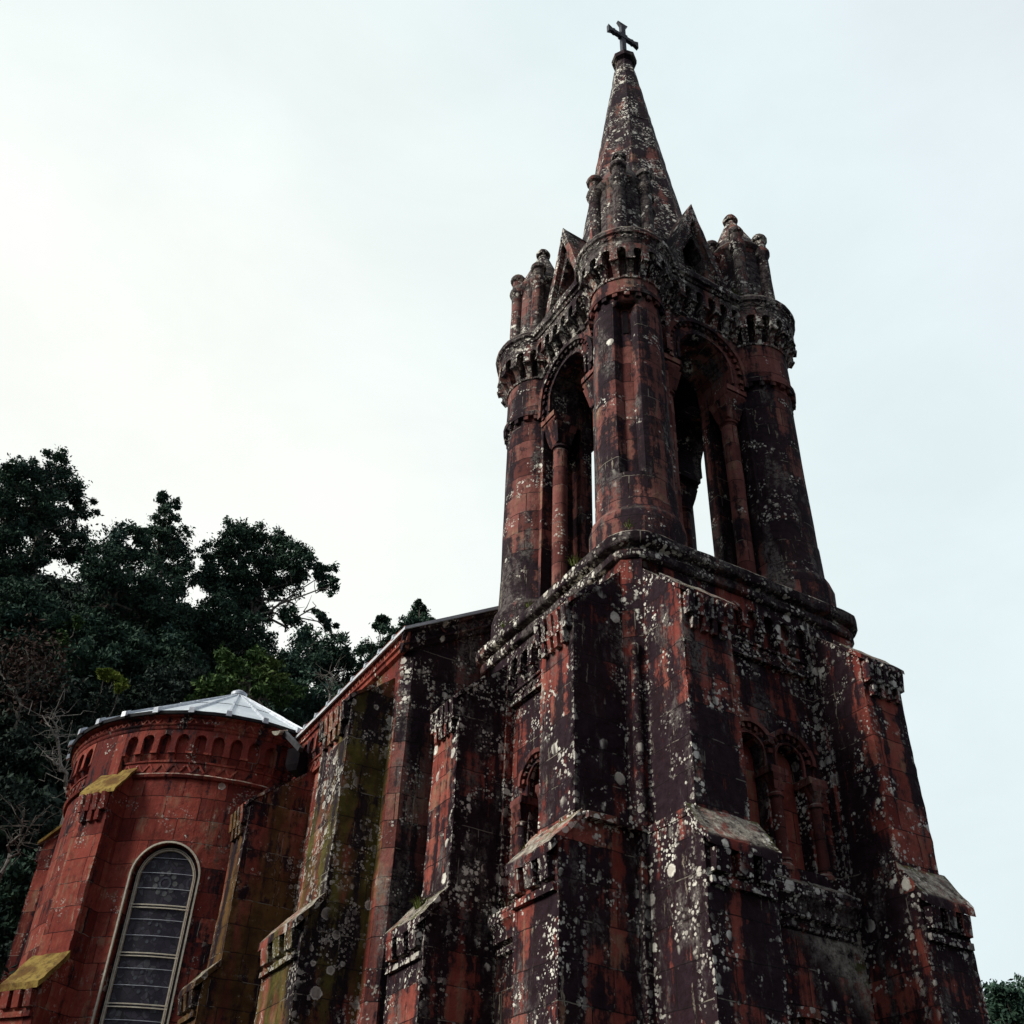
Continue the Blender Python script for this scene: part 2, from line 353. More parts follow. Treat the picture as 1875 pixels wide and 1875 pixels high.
class MB:
    """collects faces with uvs; build() makes ONE mesh object"""
    def __init__(self): self.f = []
    def face(self, pts, uv=None):
        self.f.append(([Vector(p) for p in pts], uv))
    def quad(self, a, b, c, d, uv=None, mx=0.4):
        a, b, c, d = Vector(a), Vector(b), Vector(c), Vector(d)
        nu = max(1, min(60, math.ceil(max((b - a).length, (c - d).length) / mx)))
        nv = max(1, min(60, math.ceil(max((d - a).length, (c - b).length) / mx)))
        if uv is None: uv = plane_uv([a, b, c, d])
        ua, ub, uc, ud = [Vector(q) for q in uv]
        def bl(p, q, r, s, x, y): return (p * (1 - x) + q * x) * (1 - y) + (s * (1 - x) + r * x) * y
        for i in range(nu):
            for j in range(nv):
                x0, x1, y0, y1 = i / nu, (i + 1) / nu, j / nv, (j + 1) / nv
                self.f.append(([bl(a, b, c, d, x, y) for x, y in ((x0, y0), (x1, y0), (x1, y1), (x0, y1))],
                               [bl(ua, ub, uc, ud, x, y) for x, y in ((x0, y0), (x1, y0), (x1, y1), (x0, y1))]))
    def hexa(self, p, mx=0.4):
        for q in ((0, 1, 2, 3), (4, 5, 6, 7), (0, 1, 5, 4), (1, 2, 6, 5), (2, 3, 7, 6), (3, 0, 4, 7)):
            self.quad(*[p[i] for i in q], mx=mx)
    def box(self, f, u0, u1, w0, w1, z0, z1, mx=0.4, nu=1):
        for i in range(nu):
            a, b = u0 + (u1 - u0) * i / nu, u0 + (u1 - u0) * (i + 1) / nu
            self.hexa([f(a, w0, z0), f(b, w0, z0), f(b, w1, z0), f(a, w1, z0), f(a, w0, z1), f(b, w0, z1), f(b, w1, z1), f(a, w1, z1)], mx)
    def prof(self, f, us, pr, mx=0.4, caps=True):
        """profile [(w,z)] swept along us through the mapping f"""
        L = [0]
        for (w0, z0), (w1, z1) in zip(pr, pr[1:]): L.append(L[-1] + math.hypot(w1 - w0, z1 - z0))
        for u0, u1 in zip(us, us[1:]):
            for k in range(len(pr) - 1):
                (w0, z0), (w1, z1) = pr[k], pr[k + 1]
                self.quad(f(u0, w0, z0), f(u1, w0, z0), f(u1, w1, z1), f(u0, w1, z1), [(u0, L[k]), (u1, L[k]), (u1, L[k + 1]), (u0, L[k + 1])], mx)
        if caps:
            for u in (us[0], us[-1]): self.face([f(u, w, z) for w, z in pr])
    def lathe(self, cx, cy, pr, seg=24, a0=0.0, a1=2 * math.pi, mx=0.5):
        for k in range(len(pr) - 1):
            (r0, z0), (r1, z1) = pr[k], pr[k + 1]
            for i in range(seg):
                t0, t1 = a0 + (a1 - a0) * i / seg, a0 + (a1 - a0) * (i + 1) / seg
                rm = max(r0, r1)
                P = lambda r, t, z: (cx + r * math.cos(t), cy + r * math.sin(t), z)
                l = math.hypot(r1 - r0, z1 - z0)
                z_uv0, z_uv1 = z0, z0 + (l if z1 >= z0 else -l)
                self.quad(P(r0, t0, z0), P(r0, t1, z0), P(r1, t1, z1), P(r1, t0, z1),
                          [(rm * t0, z_uv0), (rm * t1, z_uv0), (rm * t1, z_uv1), (rm * t0, z_uv1)], mx)
    def panel(self, f, outer, holes=(), w=0.0, depth=0.0, back=False):
        """flat wall at offset w with holes; reveals of the given depth"""
        loops = [[Vector((u, z, 0)) for u, z in outer]] + [[Vector((u, z, 0)) for u, z in h] for h in holes]
        flat = [p for l in loops for p in l]
        for tri in tessellate_polygon(loops):
            pts = [flat[i] for i in tri]
            self.face([f(p.x, w, p.y) for p in pts], [(p.x, p.y) for p in pts])
        for h in holes:
            s = 0.0
            for (u0, z0), (u1, z1) in zip(h, h[1:] + h[:1]):
                l = math.hypot(u1 - u0, z1 - z0)
                self.quad(f(u0, w, z0), f(u1, w, z1), f(u1, w - depth, z1), f(u0, w - depth, z0))
                s += l
            if back:
                hv = [Vector((u, z, 0)) for u, z in h]
                for tri in tessellate_polygon([hv]):
                    self.face([f(hv[i].x, w - depth, hv[i].y) for i in tri], [(hv[i].x, hv[i].y) for i in tri])
    def arcade(self, f, u0, u1, n, zt, zs, zb, aw, d, w=0.0, corbel=True, K=8, ck=1.0):
        """n arches hung in front of a wall: front at w+d, openings aw wide (share of the bay)"""
        b = (u1 - u0) / n
        h = b * aw / 2
        samples = []
        for i in range(n):
            c = u0 + b * (i + .5)
            samples += [(c - b / 2, zb), (c - h, zb)]
            for k in range(K + 1):
                a = math.pi - math.pi * k / K
                samples.append((c + h * math.cos(a), zs + h * math.sin(a)))
            samples.append((c + h, zb))
        samples.append((u1, zb))
        for (ua, za), (ub, zb_) in zip(samples, samples[1:]):
            if ub - ua > 1e-6:
                self.quad(f(ua, w + d, za), f(ub, w + d, zb_), f(ub, w + d, zt), f(ua, w + d, zt), [(ua, za), (ub, zb_), (ub, zt), (ua, zt)])
            self.quad(f(ua, w, za), f(ub, w, zb_), f(ub, w + d, zb_), f(ua, w + d, za))
        if corbel:
            for i in range(n + 1):
                c = u0 + b * i
                p = b * (1 - aw) / 2
                a_, b_ = (c - p, c + p)
                if i == 0: a_ = c
                if i == n: b_ = c
                e = b * .035
                self.box(f, a_ - e, b_ + e, w, w + d * 1.08, zb - b * .12 * ck, zb - .002)
                def con(za, zb2, da, db):
                    self.hexa([f(a_, w, za), f(b_, w, za), f(b_, w + d * da, za), f(a_, w + d * da, za), f(a_, w, zb2), f(b_, w, zb2), f(b_, w + d * db, zb2), f(a_, w + d * db, zb2)])
                con(zb - b * .48 * ck, zb - b * .122 * ck, .42, .84)
                if ck > 1: con(zb - b * .95 * ck, zb - b * .482 * ck, .16, .50)
    def zigzag(self, f, u0, u1, z0, z1, n, w, t=0.022, d=0.02):
        b = (u1 - u0) / n
        for i in range(n):
            a = u0 + b * i
            for ua, za, ub, zb in ((a, z0, a + b / 2, z1), (a + b / 2, z1, a + b, z0)):
                self.hexa([f(ua - t, w, za), f(ua + t, w, za), f(ua + t, w + d, za), f(ua - t, w + d, za),
                           f(ub - t, w, zb), f(ub + t, w, zb), f(ub + t, w + d, zb), f(ub - t, w + d, zb)])
    def archring(self, f, c, zs, r0, r1, w0, w1, a0=0.0, a1=math.pi, n=20, drop=0.0):
        """moulding ring in a wall plane, optionally dropping straight below the springing"""
        pts = [(math.cos(a0 + (a1 - a0) * k / n), math.sin(a0 + (a1 - a0) * k / n), 0) for k in range(n + 1)]
        if drop: pts = [(pts[0][0], 0, -drop)] + pts + [(pts[-1][0], 0, -drop)]
        for (x0, y0, o0), (x1, y1, o1) in zip(pts, pts[1:]):
            g = lambda r, x, y, o, w: f(c + r * x, w, zs + r * y + o)
            self.hexa([g(r0, x0, y0, o0, w0), g(r0, x1, y1, o1, w0), g(r1, x1, y1, o1, w0), g(r1, x0, y0, o0, w0),
                       g(r0, x0, y0, o0, w1), g(r0, x1, y1, o1, w1), g(r1, x1, y1, o1, w1), g(r1, x0, y0, o0, w1)])
    def dentils(self, f, c, zs, r0, r1, w0, w1, n, a0=0.0, a1=math.pi, share=.5):
        for k in range(n):
            a = a0 + (a1 - a0) * (k + .5) / n
            e = (a1 - a0) / n * share / 2
            self.archring(f, c, zs, r0, r1, w0, w1, a - e, a + e, 1)
    def build(self, name, mat, parent=None, jit=0.010, sharp=38, org=None):
        vs, fs, uvs = [], [], []
        for pts, uv in self.f:
            if uv is None: uv = plane_uv(pts)
            i = len(vs)
            vs += pts; fs.append(range(i, i + len(pts))); uvs += [(u[0], u[1]) for u in uv]
        me = bpy.data.meshes.new(name)
        o3 = Vector(org) if org else Vector((0, 0, 0))
        if jit:
            nv = noise.noise_vector
            vs = [v + nv(v * 1.1) * jit + nv(v * 5.3) * jit * .8 + nv(v * 13.0) * jit * .7 - o3 for v in vs]
        else:
            vs = [v - o3 for v in vs]
        me.from_pydata([tuple(v) for v in vs], [], [list(f) for f in fs])
        ul = me.uv_layers.new(name='UVMap')
        ul.data.foreach_set('uv', np.array(uvs, dtype=np.float32).ravel())
        bm = bmesh.new(); bm.from_mesh(me)
        bmesh.ops.remove_doubles(bm, verts=bm.verts, dist=1e-4)
        bm.to_mesh(me); bm.free()
        me.shade_smooth()
        me.set_sharp_from_angle(angle=R_(sharp))
        me.materials.append(M[mat])
        o = bpy.data.objects.new(name, me)
        COL.objects.link(o)
        o.location = o3
        if parent: o.parent = parent
        return o

def plane_uv(pts):
    p = [Vector(q) for q in pts]
    n = Vector((0, 0, 0))
    for a, b in zip(p, p[1:] + p[:1]): n += a.cross(b)
    if n.length < 1e-9: return [(q.x + q.y, q.z) for q in p]
    n.normalize()
    if abs(n.z) > 0.95:
        return [(q.x, q.y) for q in p]
    t = Vector((0, 0, 1)).cross(n).normalized()
    b = n.cross(t)
    return [(q.dot(t), q.dot(b)) for q in p]

def lin(o, t, n):
    o, t, n = Vector((o[0], o[1], 0)), Vector((t[0], t[1], 0)), Vector((n[0], n[1], 0))
    return lambda u, w, z: o + t * u + n * w + Vector((0, 0, z))
def cyl(cx, cy, R):
    return lambda u, w, z: Vector((cx + (R + w) * math.cos(u / R), cy + (R + w) * math.sin(u / R), z))
def at(px, py, D):
    """point seen at photo pixel (px,py) at horizontal distance D"""
    d = CR * ((px - 937.5) / FPX) - CU * ((py - 937.5) / FPX) + fwd
    return CAM + d * (D / math.hypot(d.x, d.y))

W = 4.72
A = W / 2
FRONT = lin((0, 0), (1, 0), (0, -1))
LEFT = lin((0, 0), (0, 1), (-1, 0))
BACK = lin((W, W), (-1, 0), (0, 1))
RIGHT = lin((W, W), (0, -1), (1, 0))
FACES = (FRONT, LEFT, BACK, RIGHT)
def arch_loop(c, h, z0, zs, n=14):
    return [(c - h, z0), (c + h, z0)] + [(c + h * math.cos(math.pi * k / n), zs + h * math.sin(math.pi * k / n)) for k in range(n + 1)]
def seq(a, b, n): return [a + (b - a) * i / n for i in range(n + 1)]

# ------------------------------------------------------------------ ground and hill
def hill_h(x, y):
    dx, dy = x - CAM.x, y - CAM.y
    D = math.hypot(dx, dy); az = math.degrees(math.atan2(dy, dx))
    if az < -90: az += 360
    k = max(0.0, min(1.0, (az - 48) / 32.0)); k = k * k * (3 - 2 * k)
    if az > 150: k *= max(0, 1 - (az - 150) / 40)
    h = max(0.0, D - 23.0) * 1.5
    h = 60 * (1 - math.exp(-h / 60.0))
    return h * k + 0.8 * noise.noise(Vector((x * .15, y * .15, 0))) * min(1, h / 4)
gm = bpy.data.meshes.new('ground')
xs = [-600, -300, -150] + list(np.linspace(-80, 80, 81)) + [150, 300, 600]
gv = [(x, y, hill_h(x, y) - 0.02) for y in xs for x in xs]
n_ = len(xs)
gm.from_pydata(gv, [], [(j * n_ + i, j * n_ + i + 1, (j + 1) * n_ + i + 1, (j + 1) * n_ + i) for j in range(n_ - 1) for i in range(n_ - 1)])
gm.shade_smooth()
gm.materials.append(M['soil'])
go = bpy.data.objects.new('ground', gm); COL.objects.link(go)
tag(go, kind='structure')

# ------------------------------------------------------------------ the chapel
chapel = tag(empty('chapel', (A, A, 0)), 'red stone chapel with spired bell tower and rounded apse, stained black and spotted with lichen', 'chapel')
class _P:      # parts keep world coordinates under the chapel's empty
    pass
def part(mb, name, mat, parent=None, **k):
    o = mb.build(name, mat, None, **k)
    p = parent or chapel
    o.parent = p
    o.matrix_parent_inverse = Matrix.Translation(-pos_of(p))
    return o
def pos_of(o):
    v = Vector(o.location)
    q = o.parent
    if q is not None and o.matrix_parent_inverse == Matrix.Identity(4): v += pos_of(q)
    return v

# --- tower base
CH = 0.22
nc = (A + .11, A)
mb = MB()
niches = []
for i, f in enumerate(FACES):
    vis = i < 2
    if vis:
        mb.panel(f, [(0, 0), (W, 0), (W, 6.8), (0, 6.8)], [arch_loop(A, .85, 0.02, 3.75)], 0, .5, True)
        mb.panel(f, [(CH, 6.8), (W - CH, 6.8), (W - CH, 11.1), (CH, 11.1)], [[(1.19, 6.56), (3.53, 6.56), (3.53, 11.04), (1.19, 11.04)]], 0, .14)
        mb.panel(f, [(1.19, 6.56), (3.53, 6.56), (3.53, 11.04), (1.19, 11.04)], [arch_loop(nc[i] - .37, .25, 6.75, 8.46), arch_loop(nc[i] + .37, .25, 6.75, 8.46)], -.14, .22)
        for sgn in (-1, 1):
            niches.append(MB()); niches[-1].quad(f(nc[i] + sgn * .37 - .3, -.355, 6.6), f(nc[i] + sgn * .37 + .3, -.355, 6.6), f(nc[i] + sgn * .37 + .3, -.355, 8.8), f(nc[i] + sgn * .37 - .3, -.355, 8.8))
    else:
        mb.quad(f(0, 0, 0), f(W, 0, 0), f(W, 0, 6.8), f(0, 0, 6.8))
        mb.quad(f(CH, 0, 6.8), f(W - CH, 0, 6.8), f(W - CH, 0, 11.1), f(CH, 0, 11.1))
for sx in (0, 1):
    for sy in (0, 1):
        xa, ya = sx * W, sy * W
        xb, yb = xa + (CH if sx == 0 else -CH), ya + (CH if sy == 0 else -CH)
        mb.quad((xb, ya, 6.8), (xa, yb, 6.8), (xa, yb, 11.1), (xb, ya, 11.1))
        mb.face([(xb, ya, 6.8), (xa, ya, 6.8), (xa, yb, 6.8)])
tower = part(mb, 'bell_tower', 'tower')
for q_ in niches: part(q_, 'niche_back', 'niche')

# --- great cornice round the tower, rounded at its corners
def sqring(rc, ext, n=8):
    """(x,y,nx,ny) round a square of half size A, corners rounded with radius rc"""
    out = []
    for (cx, cy, a) in ((rc, rc, 180), (W - rc, rc, 270), (W - rc, W - rc, 0), (rc, W - rc, 90)):
        for k in range(n + 1):
            t = R_(a + 90 * k / n)
            out.append((cx, cy, math.cos(t), math.sin(t)))
    return out
def ringsweep(mb, ring, rc, pr):
    u = 0
    pts = ring + ring[:1]
    for (x0, y0, nx0, ny0), (x1, y1, nx1, ny1) in zip(pts, pts[1:]):
        g = lambda x, y, nx, ny, w, z: Vector((x + nx * (rc + w), y + ny * (rc + w), z))
        l = (g(x1, y1, nx1, ny1, 0, 0) - g(x0, y0, nx0, ny0, 0, 0)).length
        v = 0
        for (w0, z0), (w1, z1) in zip(pr, pr[1:]):
            dv = math.hypot(w1 - w0, z1 - z0)
            mb.quad(g(x0, y0, nx0, ny0, w0, z0), g(x1, y1, nx1, ny1, w0, z0), g(x1, y1, nx1, ny1, w1, z1), g(x0, y0, nx0, ny0, w1, z1), [(u, v), (u + l, v), (u + l, v + dv), (u, v + dv)], .22)
            v += dv
        u += l
mb = MB()
RC = .42
ringsweep(mb, sqring(RC, 0), RC, [(-.2, 11.00), (.05, 11.02), (.08, 11.05), (.085, 11.16), (.05, 11.19), (.05, 11.23), (.15, 11.26), (.175, 11.29), (.18, 11.43), (.14, 11.47), (-.02, 11.54), (-.30, 11.62), (-1.2, 11.66)])
part(mb, 'tower_cornice', 'cornice', jit=.018)

def colonnette(mb, f, u, w, r, z0, z1, capz, ab=0.0, n=14):
    p = f(u, w, 0)
    mb.lathe(p.x, p.y, [(r * 1.5, z0), (r * 1.5, z0 + .06), (r * 1.15, z0 + .10), (r * 1.3, z0 + .15), (r, z0 + .2), (r, z1 - .06), (r * 1.25, z1 - .04), (r * 1.25, z1), (r * 1.02, z1 + .03), (r * 1.35, z1 + (capz - z1) * .55), (r * 1.75, capz - .0)], n)
    s = r * 1.62
    k = (capz - z1)
    mb.hexa([f(u - r, w - r, z1 + .06), f(u + r, w - r, z1 + .06), f(u + r, w + r, z1 + .06), f(u - r, w + r, z1 + .06),
             f(u - s, w - s, capz - .002), f(u + s, w - s, capz - .002), f(u + s, w + s, capz - .002), f(u - s, w + s, capz - .002)])
for fi, f in enumerate((FRONT, LEFT)):
    m1 = MB()
    m1.arcade(f, 1.19 + .0, 3.53, 7, 11.03, 10.73, 10.52, .66, .135, -.138)
    m1.prof(f, [1.192, 3.528], [(-.138, 10.30), (-.06, 10.29), (-.06, 10.25), (-.10, 10.24), (-.10, 10.06), (-.05, 10.05), (-.05, 9.99), (-.138, 9.97)])
    m1.zigzag(f, 1.2, 3.52, 10.08, 10.22, 9, -.10)
    part(m1, 'corbel_arcade', 'tower')
    m2 = MB()
    for s in (-1, 1):
        c = nc[fi] + s * .37
        m2.archring(f, c, 8.46, .25, .285, -.139, -.105, drop=.22)
        m2.archring(f, c, 8.46, .40, .47, -.139, -.05, R_(0 if s > 0 else 22), R_(158 if s > 0 else 180))
        m2.dentils(f, c, 8.46, .33, .40, -.139, -.085, 9)
    for k in (-.74, 0, .74):
        colonnette(m2, f, nc[fi] + k, -.10, .085, 6.75, 7.84, 8.12)
        m2.box(f, nc[fi] + k - .17, nc[fi] + k + .17, -.30, .03, 8.122, 8.23)
    part(m2, 'blind_arcade', 'shaft')
    m3 = MB()
    m3.prof(f, [1.24, 3.47], [(-.10, 6.72), (.16, 6.52), (.22, 6.50), (.22, 6.36), (.15, 6.30), (.12, 6.22), (.12, 6.12), (.05, 6.08), (.05, 5.98), (-.02, 5.94)])
    part(m3, 'string_course', 'tower')
    m4 = MB()
    m4.archring(f, A, 3.75, .85, .95, -.01, .06, drop=3.7)
    m4.archring(f, A, 3.75, 1.12, 1.24, -.01, .16)
    m4.dentils(f, A, 3.75, 1.0, 1.12, -.01, .09, 15)
    part(m4, 'door_arch', 'tower')
    m5 = MB()
    m5.box(f, A - .845, A + .845, -.49, -.44, 0.03, 4.58)
    part(m5, 'door', 'black')

# --- buttresses
def buttress(f, u0, u1, d, l0, l1, dl, ztop, zcap, zlow, mat='tower', name='buttress', slabmat=None, w00=0.0, corb=(5, 2), kl=0.88):
    """two stages; upper u0..u1 deep d with sloping top ztop->zcap; lower l0..l1 deep dl, weathered back at zlow"""
    m = MB()
    m.hexa([f(u0, w00, zlow - .1), f(u1, w00, zlow - .1), f(u1, d, zlow - .1), f(u0, d, zlow - .1), f(u0, w00, ztop), f(u1, w00, ztop), f(u1, d, zcap), f(u0, d, zcap)], .17)
    za, zb = zlow, zlow - (dl - d) * kl
    e = .004
    m.hexa([f(l0 - e, w00, 0), f(l1 + e, w00, 0), f(l1 + e, d - .01, 0), f(l0 - e, d - .01, 0), f(l0 - e, w00, za), f(l1 + e, w00, za), f(l1 + e, d - .01, za), f(l0 - e, d - .01, za)], .17)
    m.hexa([f(l0 - e, d - .01, 0), f(l1 + e, d - .01, 0), f(l1 + e, dl, 0), f(l0 - e, dl, 0), f(l0 - e, d - .01, za), f(l1 + e, d - .01, za), f(l1 + e, dl, zb), f(l0 - e, dl, zb)], .17)
    b = part(m, name, mat, jit=.014)
    k = (ztop - zcap) / (d - w00)
    kk = (za - zb) / max(.01, dl - d)
    def slab(a, b_, wa, wb, z_a, z_b, th):
        s = MB()
        s.hexa([f(a, wa, z_a), f(b_, wa, z_a), f(b_, wb, z_b), f(a, wb, z_b), f(a, wa, z_a + th), f(b_, wa, z_a + th), f(b_, wb, z_b + th), f(a, wb, z_b + th)], .12)
        part(s, 'weathering_slab', slabmat or mat, b, jit=.02)
    o = .08
    wa = max(w00 + .02, d - .38)
    slab(u0 - .05, u1 + .10, wa, d + o, zcap + (d - wa) * k + .004, zcap - o * k + .004, .075)
    slab(l0 - .05, l1 + .05, d + .002, dl + .13, za - .002 * kk + .005, zb - .13 * kk + .005, .12)
    def teeth(a, b_, w, zt, n, rows, h, dp):
        p = (b_ - a) / n
        for r in range(rows):
            for i in range(n - (1 if r == 1 else 0)):
                x = a + p * (i + .5 + (.5 if r == 1 else 0))
                zz = zt - r * h * .60
                hw = p * (.30 if r == 0 else .27)
                ex = dp * (1.0 - .32 * r)
                c = MB()
                c.hexa([f(x - hw, w - .01, zz - h), f(x + hw, w - .01, zz - h), f(x + hw, w + ex * .72, zz - h), f(x - hw, w + ex * .72, zz - h),
                        f(x - hw, w - .01, zz), f(x + hw, w - .01, zz), f(x + hw, w + ex, zz), f(x - hw, w + ex, zz)])
                part(c, 'corbel', mat, b, jit=.014)
    teeth(u0, u1, d, zcap - o * k, corb[0], 2, .34, .15)
    zs = zb - .13 * kk
    teeth(l0, l1, dl, zs, 3, 1, .27, .13)
    c = MB()
    c.box(f, l0 + .03, l1 - .03, dl - .02, dl + .06, zs - .42, zs - .33)
    part(c, 'moulding', mat, b, jit=.014)
    return b

for f, dl, kl, (a0, a1, b0, b1, c0, c1, d0, d1_) in ((FRONT, 1.06, 1.45, (.215, 1.07, .10, 1.13, 3.60, 4.38, 3.60, 4.45)),
                                               (LEFT, 1.16, 1.12, (.24, 1.10, .10, 1.10, 3.58, 4.46, 3.58, 4.70))):
    buttress(f, a0, a1, .84, b0, b1, dl, 10.82, 10.0, 6.72, kl=kl)
    buttress(f, c0, c1, .84, d0, d1_, dl, 10.82, 10.0, 6.72, kl=kl)
# the small ledge in the corner between the near pair
mb = MB()
mb.hexa([(-.80, -.03, 6.72), (.12, -.03, 6.72), (.12, .4, 6.72), (-.80, .4, 6.72), (-.80, -.03, 6.80), (.12, -.03, 6.80), (.12, .4, 6.92), (-.80, .4, 6.92)])
mb.hexa([(.08, -.03, 6.70), (.4, -.03, 6.70), (.4, -.80, 6.70), (.08, -.80, 6.70), (.08, -.03, 6.80), (.4, -.03, 6.92), (.4, -.80, 6.92), (.08, -.80, 6.80)])
part(mb, 'corner_ledge', 'tower', jit=.016)

mb = MB()
mb.lathe(.10, .10, [(.11, 6.82), (.11, 6.90), (.08, 6.96), (.075, 9.3), (.10, 9.36), (.10, 9.42), (.06, 9.5), (0, 9.52)], 14)
part(mb, 'corner_shaft', 'tower')
# --- belfry
mb = MB()
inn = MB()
Y0 = .45
for fi, f in enumerate(FACES):
    # outer order recessed for the colonnettes, one tunnel vault of radius .63 above
    arc = [(A + .63 * math.cos(math.pi * k / 20), 16.87 + .63 * math.sin(math.pi * k / 20)) for k in range(21)]
    rh, ih = (.93, .63) if fi < 2 else (1.09, .80)
    hole = [(A - rh, 11.5), (A + rh, 11.5), (A + rh, 16.40), (A + .63, 16.40)] + arc + [(A - .63, 16.40), (A - rh, 16.40)]
    mb.panel(f, [(.95, 11.4), (W - .95, 11.4), (W - .95, 18.9), (.95, 18.9)], [hole], -Y0, .70)
    h2 = [(A - ih, 11.5), (A + ih, 11.5)] + ([(A + ih, 16.4), (A + .63, 16.4)] if ih > .7 else []) + arc + ([(A - .63, 16.4), (A - ih, 16.4)] if ih > .7 else [])
    mb.panel(f, [(.95, 11.4), (W - .95, 11.4), (W - .95, 18.9), (.95, 18.9)], [h2], -1.151, .26)
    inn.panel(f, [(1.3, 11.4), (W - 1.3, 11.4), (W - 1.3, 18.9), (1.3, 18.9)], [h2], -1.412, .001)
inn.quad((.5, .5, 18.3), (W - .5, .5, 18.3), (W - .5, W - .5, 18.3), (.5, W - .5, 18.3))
mb.quad((.4, .4, 18.85), (W - .4, .4, 18.85), (W - .4, W - .4, 18.85), (.4, W - .4, 18.85))
mb.quad((.3, .3, 11.62), (W - .3, .3, 11.62), (W - .3, W - .3, 11.62), (.3, W - .3, 11.62))
part(mb, 'belfry_wall', 'belfry')
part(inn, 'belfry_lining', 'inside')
for fi, f in enumerate(FACES):
    m = MB()
    m.archring(f, A, 16.87, .90, 1.0, -Y0 - .01, -Y0 + .11, drop=.30)
    m.archring(f, A, 16.87, .63, .69, -Y0 - .01, -Y0 + .05, drop=.30)
    m.dentils(f, A, 16.87, .82, .90, -Y0 - .01, -Y0 + .07, 17)
    for s in (-1, 1):
        for k in range(1, 3):
            m.box(f, A + s * .86 - .04, A + s * .86 + .04, -Y0 - .01, -Y0 + .07, 16.87 - .17 * k - .05, 16.87 - .17 * k + .04)
    part(m, 'arch_moulding', 'belfry')
    for s in (-1, 1):
        m = MB()
        o_ = (.83 if s < 0 else .71) if fi == 0 else (.71 if fi == 1 else .97)
        colonnette(m, f, A + s * o_, -.72, .15, 11.66, 15.72, 16.24, n=16)
        u = A + s * (o_ + .03)
        m.box(f, u - .24, u + .24, -.93, -.45, 16.30, 16.375)
        m.hexa([f(u - .20, -.92, 16.22), f(u + .20, -.92, 16.22), f(u + .20, -.48, 16.22), f(u - .20, -.48, 16.22), f(u - .235, -.95, 16.298), f(u + .235, -.95, 16.298), f(u + .235, -.43, 16.298), f(u - .235, -.43, 16.298)])
        m.box(f, u - .24, u + .24, -.96, -.415, 16.377, 16.50)
        part(m, 'colonnette', 'shaft')
    m = MB()
    m.arcade(f, 1.46, W - 1.46, 6, 18.72, 18.47, 18.20, .58, .25, -Y0, ck=1.25)
    m.prof(f, [1.3, W - 1.3], [(-Y0, 18.70), (-.17, 18.722), (-.15, 18.78), (-.10, 18.80), (-.08, 18.90), (-.10, 18.99), (-.16, 19.03), (-.5, 19.06)], .3)
    m.prof(f, [1.3, W - 1.3], [(-Y0 - .01, 17.98), (-Y0 + .05, 17.97), (-Y0 + .05, 17.92), (-Y0 - .01, 17.90)])
    part(m, 'gallery', 'crown', jit=.016)
    # steep gable over the face
    g = MB()
    gz0, gz1, gh = 18.9, 21.75, .88
    def gline(z): return gh * (gz1 - z) / (gz1 - gz0)
    outer = [(A - gh, gz0), (A + gh, gz0), (A, gz1)]
    hole = [(A - .27, gz0 + .02), (A + .27, gz0 + .02), (A + .27, 20.05), (A, 20.72), (A - .27, 20.05)]
    g.panel(f, outer, [hole], -.42, .30)
    for s in (-1, 1):
        g.hexa([f(A + s * gh, -.30, gz0), f(A + s * (gh - .16), -.30, gz0), f(A, -.30, gz1 - .50), f(A, -.30, gz1),
                f(A + s * gh, -.44, gz0), f(A + s * (gh - .16), -.44, gz0), f(A, -.44, gz1 - .50), f(A, -.44, gz1)], .3)
        g.quad(f(A + s * gh, -.44, gz0), f(A, -.44, gz1), f(A, -1.6, gz1 - .1), f(A + s * gh, -1.1, gz0))
    g.quad(f(A - .5, -.9, gz0), f(A + .5, -.9, gz0), f(A + .3, -.9, 20.8), f(A - .3, -.9, 20.8))
    part(g, 'gable', 'crown', jit=.014)

